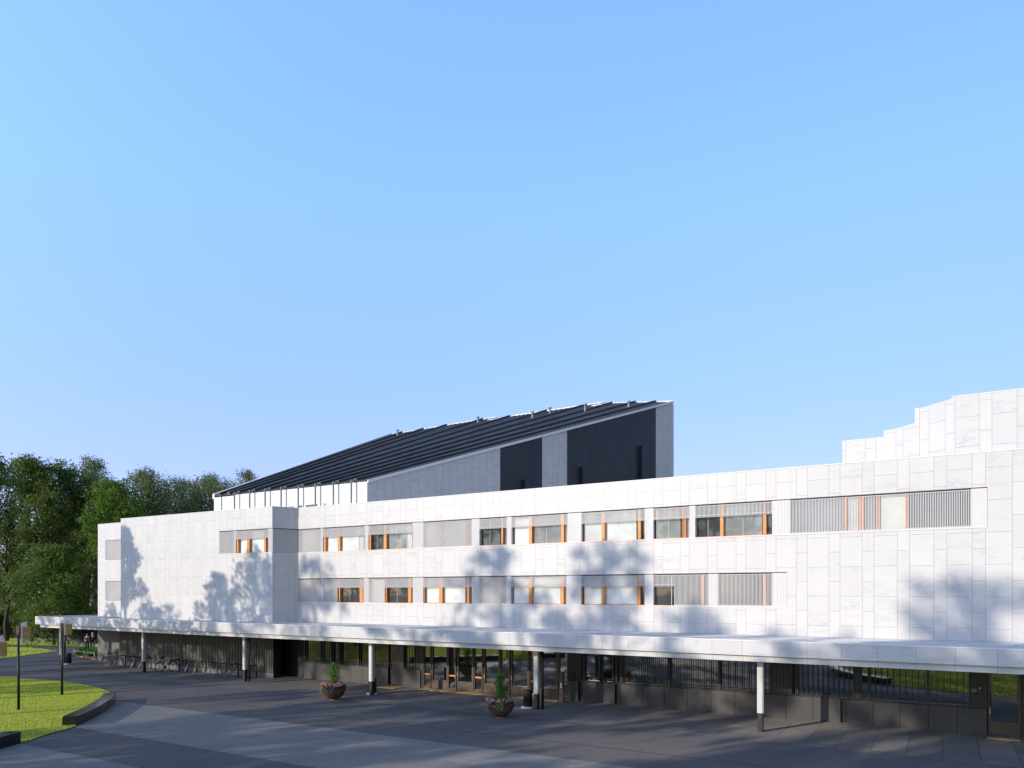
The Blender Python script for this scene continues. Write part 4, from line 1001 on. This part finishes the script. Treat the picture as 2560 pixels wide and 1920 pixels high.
# --- flower bed with low rail
bx = [ground(u, v) for u, v in ((189, 1640.5), (240, 1649.5), (244, 1628), (205, 1624.5))]
q = MB(); q.prism([tuple(p.xy) for p in bx], .0, .07); tag(q.build('planting_bed', M['terracotta'], None), 'reddish mulch bed inside the low rail at the corner of the grey wall', 'flower bed')
ct = (bx[0] + bx[2]) / 2
def rail(p0, p1, label, n):
    t = furn('bed_rail', label, 'low rail', p0, 'low rails round the planting bed'); q = MB(); q.tube([p0 + Vector((0, 0, .55)), p1 + Vector((0, 0, .55))], .028, 8); q.build('rail', M['galv'], t)
    for i in range(n): p = p0 + (p1 - p0) * i / (n - 1); q = MB(); q.tube([p, p + Vector((0, 0, .62))], .036, 8); q.build('post', M['galv'], t)
rail(ground(187, 1642.5), ground(236.5, 1650), 'front low metal rail before the sunlit bed plants', 3)
rail(ground(183.5, 1640), ground(203.5, 1622), 'left low metal rail running back along the bed plants', 2)
rail(ground(206, 1621.8), ground(244, 1625), 'rear low metal rail behind the bed plants, by the walkers', 3)
for i in range(11):
    f = R.random(); g_ = R.uniform(.12, .9); p = bx[0].lerp(bx[1], f).lerp(bx[3].lerp(bx[2], f), g_)
    t = furn('bed_shrub', 'bright green leafy plant in the railed bed at the wall corner', 'shrub', p, 'plants in the railed bed')
    q = MB(); q.tube([p, p + Vector((.02, 0, .25))], .02, 5); q.build('stem', M['bark'], t)
    C = np.concatenate([ball(np.array(p) + [R.uniform(-.4, .4), R.uniform(-.4, .4), R.uniform(.12, .26)], (.24, .24, .12), 90, .3) for _ in range(9)])
    leaves('foliage', M['leaf_bed'], C, .12, t)

# --- boulders and the dark slatted pavilion
def rock(p, r, label, seed):
    rg = random.Random(seed); bm = bmesh.new(); bmesh.ops.create_icosphere(bm, subdivisions=3, radius=1)
    from mathutils import noise
    for v in bm.verts:
        k_ = .8 + .35 * noise.noise(v.co * 1.1 + Vector((seed, 0, 0))) + .12 * noise.noise(v.co * 3.1 + Vector((seed, 3, 0)))
        v.co = Vector((v.co.x * r[0], v.co.y * r[1], max(v.co.z, -.25) * r[2])) * k_
    me = bpy.data.meshes.new('boulder'); bm.to_mesh(me); bm.free(); me.materials.append(M['rock']); o = bpy.data.objects.new('boulder', me); COL.objects.link(o); o.location = p
    for pl_ in me.polygons: pl_.use_smooth = True
    tag(o, label, 'boulder', 'granite boulders at the edge of the woods')
for u, v, r, lb, sd in ((69, 1605, (1.1, .8, .62), 'largest grey boulder at the edge of the dark woods, behind the lamp post', 3), (93, 1605.5, (.6, .5, .28), 'low boulder just right of the largest one', 5), (112, 1605, (.75, .6, .45), 'dark boulder between the low one and the slatted pavilion', 8)):
    rock(ground(u, v), r, lb, sd)
PAV = ground(268, 1612); rad = 8.6
t = furn('slatted_pavilion', 'low dark round-walled pavilion of upright battens on a grey plinth behind the canopy end', 'pavilion', (PAV.x, PAV.y + rad, 0)); c0 = Vector((PAV.x, PAV.y + rad, 0))
q = MB(); q.lathe(tuple(c0), [(rad - .15, 0), (rad - .15, .78), (rad - .4, .8)], 72, False); q.build('plinth', M['dark_plinth'], t)
q = MB(); q.lathe(tuple(c0), [(rad - .12, .76), (rad - .12, 3.05), (rad - .3, 3.06)], 72, False); q.build('drum_wall', M['dark_wall'], t)
q = MB()
for i in range(150):
    a = math.radians(170 + 200 * i / 150); pp = c0 + Vector((rad * math.cos(a), rad * math.sin(a), 0)); F = Frame(pp, Vector((-math.sin(a), math.cos(a), 0))); q.fbox(F, -.045, .045, -.08, .06, .72, 3.26)
o = q.build('batten_screen', M['dark_wall'], t)

# ------------------------------------------------------------------ trees
def tree(name, label, p, h, crown, leafm, barkm, lsize, per, trunk_r=.25, group=None, rng_seed=1, droop=0.0, parts=True, asp=.62, shell=.25, lean=0.0):
    """crown: list of (dx, dy, z, rx, rz) clumps in metres from the trunk foot"""
    rg = np.random.default_rng(rng_seed); P = np.array(p, float)
    t = furn(name, label, 'tree', p, group); q = MB(); V = Vector(p)
    top = max(c_[2] for c_ in crown); N = 7
    axis = [V + Vector((lean * (i / N) ** 2 * h * .1 + .25 * math.sin(i * 1.7 + rng_seed), .2 * math.cos(i * 2.1 + rng_seed), top * .97 * i / N)) for i in range(N + 1)]
    axis[0] = V.copy()
    q.tube(axis, [trunk_r * (1 - .88 * i / N) + .02 for i in range(N + 1)], 9)
    for c_ in crown:
        e = V + Vector((c_[0], c_[1], c_[2])); f = max(.12, min(.9, (c_[2] - .35 * abs(c_[0]) - .3 * abs(c_[1]) - .8) / top)); j = f * N; i0 = min(N - 1, int(j)); s_ = axis[i0].lerp(axis[i0 + 1], j - i0)
        mid = s_.lerp(e, .5) + Vector((0, 0, .12 * (e - s_).length)); q.tube([s_, mid, e], [trunk_r * .34 * (1 - f * .6) + .01, trunk_r * .2 * (1 - f * .6) + .01, .012], 6)
    q.build('trunk', barkm, t)
    C = []
    for dx, dy, z, rx, rz_ in crown:
        n = int(per * rx * rx * .9 + 20); c0_ = P + [dx, dy, z]
        # leaves gather on twigs inside the clump: uneven edge, gaps between
        k_ = max(4, int(n / 26)); tw = ball(c0_, (rx, rx, rz_), k_, .35, rg)
        idx = rg.integers(0, k_, n); out = (tw[idx] - c0_); ln = rg.random((n, 1))
        pts = c0_ + out * (.72 + .42 * ln) + rg.normal(size=(n, 3)) * (.16 + .05 * rx)
        if droop: pts[:, 2] -= droop * rg.random(n) ** 1.5 * rx
        C.append(pts)
    leaves('crown', leafm, np.concatenate(C), lsize, t, asp, .3, droop * .8, rg)
    return t
def crown_gen(h, base, width, nclump, seed, shape='round', cl=.30):
    rg = random.Random(seed); out = []
    for i in range(nclump):
        f = (i + .5) / nclump; z = base + (h - base) * f
        if shape == 'round': r = width / 2 * (math.sin(PI * min(1, .12 + f * .86)) ** .7)
        elif shape == 'cone': r = width / 2 * (1.05 - f) + .15
        elif shape == 'birch': r = width / 2 * (math.sin(PI * min(1, .2 + f * .76)) ** .9)
        else: r = width / 2 * (.55 + .5 * math.sin(PI * f))
        a = i * 2.39996 + rg.uniform(-.5, .5); rr = r * rg.uniform(.35, .95)
        s_ = max(.5, width * cl * rg.uniform(.7, 1.2) * (.6 + .5 * r / (width / 2)) * .62)
        out.append((rr * math.cos(a), rr * math.sin(a), min(z + rg.uniform(-.4, .4), h - s_ * .6), s_, s_ * rg.uniform(.65, .95)))
    out.append((0, 0, h - width * .09, width * .11, width * .10))
    return out
def bgtree(name, label, u, Z, vtop, vbase_crown, wpx, leafm, barkm, shape, seed, lsize=.30, per=210, ncl=34, droop=0, tr=.25, cl=.30):
    x = (u - UC) / FL * Z; h = HC + (HZ - vtop) / FL * Z; b_ = HC + (HZ - vbase_crown) / FL * Z; wd = wpx / FL * Z
    return tree(name, label, (x, Z, 0), h, crown_gen(h, max(.6, b_), wd * 1.18, int(ncl * 1.15), seed, shape, cl * 1.08), leafm, barkm, lsize * .76, per * 1.15, tr, 'trees behind the building on the left', seed, droop)
bgtree('broadleaf_tree', 'tall dark broadleaf tree with the broad crown, left of centre in the grove', 112, 84, 1148, 1420, 165, M['leaf_dark'], M['bark'], 'col', 1, .34, 230, 46, 0, .38)
bgtree('birch_tree', 'tall birch with hanging twigs just right of the dark broadleaf tree', 232, 92, 1142, 1400, 135, M['leaf_birch'], M['birch'], 'birch', 2, .27, 220, 40, .8, .22)
bgtree('maple_tree', 'bright green maple in front of the birches, above the left parapet', 285, 78, 1198, 1420, 130, M['leaf_bright'], M['bark'], 'round', 3, .34, 230, 34, 0, .24)
bgtree('birch_tree', 'birch standing right of the bright green maple, taller than it', 368, 90, 1172, 1330, 120, M['leaf_birch'], M['birch'], 'birch', 4, .26, 210, 34, .8, .22)
bgtree('birch_tree', 'airy birch with sky showing through, left of the slanting roof foot', 455, 98, 1192, 1330, 128, M['leaf_birch'], M['birch'], 'birch', 5, .25, 185, 38, .9, .2)
bgtree('birch_tree', 'airy birch next to the low end of the slanting roof', 525, 98, 1184, 1330, 141, M['leaf_birch'], M['birch'], 'birch', 6, .25, 185, 38, .9, .2)
bgtree('birch_tree', 'birch top peeping over the foot of the slanting roof', 622, 104, 1176, 1300, 92, M['leaf_birch'], M['birch'], 'birch', 7, .25, 220, 30, .9, .2)
bgtree('lime_tree', 'tree of which only the right side of the crown shows at the left edge', -38, 66, 1128, 1300, 120, M['leaf_dark'], M['bark'], 'round', 8, .30, 190, 34, .3, .3)
bgtree('alder_tree', 'thin dark tree with sky gaps at the far left, beneath the edge crown', 18, 82, 1290, 1500, 95, M['leaf_dark'], M['bark'], 'col', 9, .28, 150, 30, .2, .2)
bgtree('young_lime_tree', 'low bushy green tree in front of the grove, above the canopy end', 135, 76, 1366, 1580, 150, M['leaf_mid'], M['bark'], 'round', 10, .28, 250, 44, 0, .16)
bgtree('rowan_tree', 'dark slim tree squeezed against the left corner of the building', 212, 82, 1330, 1570, 90, M['leaf_dark'], M['bark'], 'col', 11, .3, 210, 34, 0, .16)
bgtree('aspen_tree', 'dark tree filling the middle of the grove behind the low bushy tree', 190, 100, 1240, 1500, 150, M['leaf_dark'], M['bark'], 'col', 12, .36, 200, 44, 0, .25)
bgtree('aspen_tree', 'dark tree behind the bright maple, down to the parapet', 330, 102, 1255, 1450, 150, M['leaf_dark'], M['bark'], 'col', 13, .36, 200, 40, 0, .25)
bgtree('aspen_tree', 'dark low tree behind the left parapet between maple and airy birches', 430, 104, 1285, 1430, 110, M['leaf_dark'], M['bark'], 'col', 14, .34, 190, 30, 0, .2)
bgtree('willow_tree', 'dark spreading tree at the left edge above the dry grass bank', 30, 95, 1400, 1560, 120, M['leaf_dark'], M['bark'], 'round', 15, .32, 220, 34, .3, .22)
# undergrowth: shrubs and a bank of tall dry grass
def bush(u, v, wpx, hpx, m_, label, seed, ls=.22):
    p = ground(u, v); Z = p.y; wd = wpx / FL * Z; h = hpx / FL * Z; rg = np.random.default_rng(seed)
    t = furn('shrub', label, 'shrub', p, 'shrubs at the foot of the grove'); q = MB()
    for i in range(5): a = i * 1.3; q.tube([p, p + Vector((wd * .2 * math.cos(a), wd * .2 * math.sin(a), h * .7))], [.04, .01], 5)
    q.build('stem', M['bark'], t)
    C = np.concatenate([ball(np.array(p) + [rg.uniform(-.42, .42) * wd, rg.uniform(-.3, .3) * wd, rg.uniform(.2, .85) * h], (wd * .16, wd * .16, h * .18), 130, .2, rg) for _ in range(22)])
    leaves('foliage', m_, C, ls, t, .6, .3, 0, rg)
bush(22, 1596, 90, 105, M['leaf_dark'], 'dark shrub at the left edge under the dry grass', 21); bush(95, 1597, 95, 80, M['leaf_dark'], 'dark shrub above the largest boulder', 22); bush(150, 1597, 80, 95, M['leaf_mid'], 'green shrub left of the pavilion battens', 23)
bush(205, 1596, 80, 90, M['leaf_dark'], 'dark shrub behind the pavilion, against the building corner', 24); bush(-40, 1597, 90, 80, M['leaf_dark'], 'dark shrub beyond the left edge', 25)
rg = np.random.default_rng(5); n = 5200; U_ = rg.uniform(-60, 62, n); VV = rg.uniform(1582, 1596, n); Zs = HC * FL / (VV - HZ); hh = rg.uniform(0, 1, n) ** .7 * (2.9 + 1.2 * np.sin(U_ * .06)) 
leaves_o = leaves('dry_grass', M['leaf_dry'], np.stack([(U_ - UC) / FL * Zs, Zs, hh + .3], 1), .75, None, .10, 0, -2.2, rg); tag(leaves_o, kind='stuff')

def inpoly(X, Y, poly):
    ins = np.zeros(len(X), bool); n = len(poly)
    for i in range(n):
        x0, y0 = poly[i]; x1, y1 = poly[(i + 1) % n]; c_ = (y0 > Y) != (y1 > Y); ins ^= c_ & (X < (x1 - x0) * (Y - y0) / ((y1 - y0) if y1 != y0 else 1e-9) + x0)
    return ins
def grass(poly, dens, bw, bh, box, seed, z0=.03):
    rg = np.random.default_rng(seed); x0, x1, y0, y1 = box; n = int((x1 - x0) * (y1 - y0) * dens); X = rg.uniform(x0, x1, n); Y = rg.uniform(y0, y1, n); k = inpoly(X, Y, poly); X = X[k]; Y = Y[k]; n = len(X)
    a = rg.uniform(0, PI, n); w_ = bw * rg.uniform(.5, 1.2, n) / 2; h_ = bh * rg.uniform(.5, 1.25, n); lx = rg.normal(0, .25, n) * h_; ly = rg.normal(0, .25, n) * h_
    V = np.empty((n, 3, 3), np.float32); V[:, 0] = np.stack([X - w_ * np.cos(a), Y - w_ * np.sin(a), np.full(n, z0 - .005)], 1); V[:, 1] = np.stack([X + w_ * np.cos(a), Y + w_ * np.sin(a), np.full(n, z0 - .005)], 1); V[:, 2] = np.stack([X + lx, Y + ly, z0 + h_], 1)
    me = bpy.data.meshes.new('grass'); me.vertices.add(3 * n); me.vertices.foreach_set('co', V.ravel()); me.loops.add(3 * n); me.loops.foreach_set('vertex_index', np.arange(3 * n, dtype=np.int32)); me.polygons.add(n); me.polygons.foreach_set('loop_start', np.arange(0, 3 * n, 3, dtype=np.int32)); me.polygons.foreach_set('loop_total', np.full(n, 3, dtype=np.int32))
    me.materials.append(M['grass_blade']); me.update(calc_edges=True); o = bpy.data.objects.new('grass', me); COL.objects.link(o); return tag(o, kind='stuff')
def bbox(pl_): return min(p[0] for p in pl_), max(p[0] for p in pl_), min(p[1] for p in pl_), max(p[1] for p in pl_)
M['grass_blade'] = leaf('grass_blades', (.36, .45, .04), (.56, .60, .11), .35)
grass(LAWN, 520, .05, .045, (-34, -17, 24, 48), 1); grass(LAWN, 45, .14, .06, (-62, -17, 2, 24), 2); grass(LAWN, 45, .14, .06, (-62, -34, 24, 50), 3)
grass(LAWNB, 60, .14, .06, bbox(LAWNB), 4); grass(LAWNC, 30, .18, .08, (-75, -30, 60, 95), 5); grass(LAWN2, 45, .14, .06, bbox(LAWN2), 6)

# trees beside and behind the viewpoint: their shade falls on plaza, canopy and wall
KT = math.tan(EL) / .893
def caster(sf, zf, tT, wd, seed, base=.38, per=120, ncl=30, shape='col', sz=.34):
    h = zf + KT * tT; p = st(sf - .504 * tT, tT); return p, h
protos = {}
def shade_tree(sf, zf, tT, kind, rot):
    p, h = caster(sf, zf, tT, 0, 0)
    if kind not in protos:
        H0 = 20.0
        cg = {'a': crown_gen(H0, 6.0, 7.5, 26, 31, 'round', .27), 'b': crown_gen(H0, 8, 6.0, 24, 32, 'birch', .28), 'c': crown_gen(H0, 9.5, 13.5, 50, 33, 'cone', .135), 'd': crown_gen(H0, 4.5, 8.0, 30, 34, 'col', .25), 'p': crown_gen(H0, 13.5, 5.5, 14, 35, 'birch', .30)}[kind]
        protos[kind] = tree('park_tree', '', (0, 0, 0), H0, cg, M['leaf_mid'], M['bark'], .34, 190 if kind == 'c' else 115, .28, 'park trees round the viewpoint that shade the plaza', 40 + ord(kind)); o = protos[kind]
        o.location = p; o.rotation_euler.z = rot; k_ = h / 20; o.scale = (k_, k_, k_)
        o['label'] = 'park tree behind the viewpoint whose shade falls across the plaza'
        return o
    k_ = h / 20; return dup(protos[kind], p, rot, None, k_)
for i, (sf, zf, tT, kd) in enumerate(SHADE):
    shade_tree(sf, zf, tT, kd, i * 1.7)

# ------------------------------------------------------------------ walkers
def skin_mesh(name, nodes, edges, mat, parent, sub=2):
    org = Vector(parent['_o']); me = bpy.data.meshes.new(name); me.from_pydata([tuple(Vector(n_[0])) for n_ in nodes], edges, []); me.materials.append(mat)
    o = bpy.data.objects.new(name, me); COL.objects.link(o); o.parent = parent; o['_o'] = parent['_o']
    md = o.modifiers.new('skin', 'SKIN'); md.use_smooth_shade = True
    for i, n_ in enumerate(nodes): r_ = n_[1]; me.skin_vertices[0].data[i].radius = (r_, r_) if not isinstance(r_, tuple) else r_
    me.skin_vertices[0].data[0].use_root = True
    o.modifiers.new('sub', 'SUBSURF').levels = 1; o.modifiers['sub'].render_levels = sub
    return o
def person(p, ang, h, label, woman):
    t = furn('person', label, 'person', (0, 0, 0), 'walkers by the planting bed'); t.location = p; t.rotation_euler.z = ang; k = h / 1.75; t.scale = (k, k, k)
    sh = .155 if woman else .185; hp = .10
    # x right of body, -y forward
    N = [((0, 0, .93), .125), ((0, 0, 1.12), .112), ((0, -.01, 1.30), .132), ((0, 0, 1.42), .095), ((0, -.005, 1.50), .055), ((0, -.02, 1.57), .068), ((0, -.02, 1.66), .083), ((0, -.01, 1.72), .055)]
    E_ = [(i, i + 1) for i in range(7)]
    def chain(start, pts):
        k0 = len(N); prev = start
        for q_ in pts: N.append(q_); E_.append((prev, len(N) - 1)); prev = len(N) - 1
        return prev
    fl = -.26
    chain(0, [((hp, 0, .88), .092), ((hp + .01, -.10, .50), .062), ((hp + .01, -.02, .28), .052), ((hp + .01, .08, .10), .04), ((hp + .015, fl * .1, .04), .042), ((hp + .02, -.10, .03), .03)])
    chain(0, [((-hp, 0, .88), .092), ((-hp - .01, -.12, .50), .062), ((-hp - .01, -.20, .28), .052), ((-hp - .01, -.24, .09), .04), ((-hp - .015, -.32, .045), .042), ((-hp - .02, -.40, .04), .028)])
    if woman: arms = [[(.205, 0, 1.22), (.22, -.02, 1.12), (.12, -.20, 1.10), (.02, -.235, 1.11)], [(-.205, 0, 1.22), (-.22, -.02, 1.12), (-.12, -.21, 1.08), (-.03, -.25, 1.08)]]
    else: arms = [[(.255, .02, 1.20), (.275, .06, 1.10), (.26, -.03, .98), (.23, -.09, .90)], [(-.255, .02, 1.20), (-.275, .06, 1.10), (-.26, -.04, .98), (-.23, -.10, .90)]]
    hands = []
    for sg, ar in zip((1, -1), arms):
        e = chain(3, [((sg * sh, 0, 1.40), .062), (ar[0], .047), (ar[1], .042), (ar[2], .034), (ar[3], (.036, .022))]); hands.append((sg, ar[2], ar[3], e))
    for sg, w0, h0, e in hands:
        d = (Vector(h0) - Vector(w0)).normalized(); x = d.cross(Vector((0, 0, 1))).normalized() if abs(d.z) < .9 else Vector((0, 1, 0))
        for i, (ln, of) in enumerate(((.062, -.027), (.075, -.009), (.07, .009), (.052, .026))):
            b0 = Vector(h0) + x * of + d * .02; chain(e, [(tuple(b0), .010), (tuple(b0 + d * ln * .6), .009), (tuple(b0 + d * ln + Vector((0, -.012, -.01))), .007)])
        b0 = Vector(h0) + x * .03 - d * .02; chain(e, [(tuple(b0), .011), (tuple(b0 + x * .025 + d * .03), .009)])
    chain(6, [((0, -.105, 1.645), .016), ((0, -.115, 1.635), .012)])             # nose
    body = skin_mesh('body', N, E_, M['skin'], t)
    # clothes follow the same joints, a little wider
    def grow(idx, ex): return [(N[i][0], tuple(r_ + ex for r_ in N[i][1]) if isinstance(N[i][1], tuple) else N[i][1] + ex) for i in idx]
    def cloth(name, ids, ex, mat, hem=None):
        mp = {i: j for j, i in enumerate(ids)}; nd = grow(ids, ex); ed_ = [(mp[a], mp[b_]) for a, b_ in E_ if a in mp and b_ in mp]
        if hem: nd.append(hem); ed_.append((0, len(nd) - 1))
        return skin_mesh(name, nd, ed_, mat, t)
    tro = [0, 8, 9, 10, 11, 14, 15, 16, 17] if not woman else [0, 8, 9, 10, 14, 15, 16]
    q = MB(); q.tube([(0, 0, 1.03), (0, 0, .95), (0, 0, .84)], [.118, .142, .128], 16)
    for pts in ((8, 9, 10, 11), (14, 15, 16, 17)):
        pp = [Vector(N[i][0]) for i in pts]; pp[0].z = .90
        if woman: pp[3] = pp[2].lerp(pp[3], .45)
        q.tube(pp, [.098, .074, .064, .056], 12)
    q.build('trousers', M['cloth_black'] if woman else M['cloth_grey'], t)
    arm0 = 20
    L = arm0; Rr = arm0 + 5
    if woman:
        cloth('top', [1, 2, 3], .024, M['cloth_black']); q = MB(); q.tube([(0, 0, 1.20), (0, 0, 1.05), (0, 0, .88)], [.138, .136, .150], 16); q.build('top_hem', M['cloth_black'], t); cloth('sleeve', [L, L + 1], .016, M['cloth_slate']); cloth('sleeve', [Rr, Rr + 1], .016, M['cloth_slate'])
    else:
        cloth('jacket', [1, 2, 3, L, L + 1, L + 2, L + 3, Rr, Rr + 1, Rr + 2, Rr + 3], .030, M['cloth_black']); q = MB(); q.tube([(0, 0, 1.24), (0, 0, 1.05), (0, 0, .82)], [.155, .152, .168], 16); q.build('jacket_hem', M['cloth_black'], t)
        q = MB(); k0 = q.add([(-.055, -.135, 1.45), (.055, -.135, 1.45), (0, -.15, 1.24), (-.055, -.09, 1.50), (.055, -.09, 1.50)]); q.face((0, 2, 1)); q.face((0, 1, 4, 3)); q.build('shirt_collar', M['cloth_yellow'], t)
    hm = M['hair_brown'] if woman else M['hair_grey']
    q = MB(); q.lathe((0, .012, 1.625), [(.088, -.01), (.100, .03), (.098, .07), (.082, .105), (.05, .13), (.012, .14)], 18); q.build('hair', hm, t)
    q = MB(); q.lathe((0, .05, 1.56), [(.05, 0), (.075, .03), (.085, .07), (.07, .10)], 14); q.build('back_hair', hm, t)
    for sg in (-1, 1):
        q = MB(); q.lathe((sg * .03, -.098, 1.672), [(.004, -.006), (.011, 0), (.004, .006)], 8); q.build('eye', M['rubber'], t)
    q = MB(); q.box(-.024, .024, -.112, -.10, 1.596, 1.604); q.build('mouth', simple('lips', (.35, .12, .1), .5), t)
    for c_, yy in (((hp + .018, -.03, .0), 0), ((-hp - .018, -.34, .0), 0)):
        q = MB(); q.tube([(c_[0], c_[1] + .10, .045), (c_[0], c_[1], .055), (c_[0], c_[1] - .13, .03)], [.04, .048, .034], 8); q.build('shoe', M['white_paint'] if woman else M['cloth_grey'], t)
    return t
person(ground(218, 1627.5), math.radians(14), 1.62, 'woman walker with folded arms, black top and cropped trousers, left of the man', True)
person(ground(231.5, 1627), math.radians(20), 1.72, 'grey-haired man walking in a black jacket over a pale yellow shirt', False)
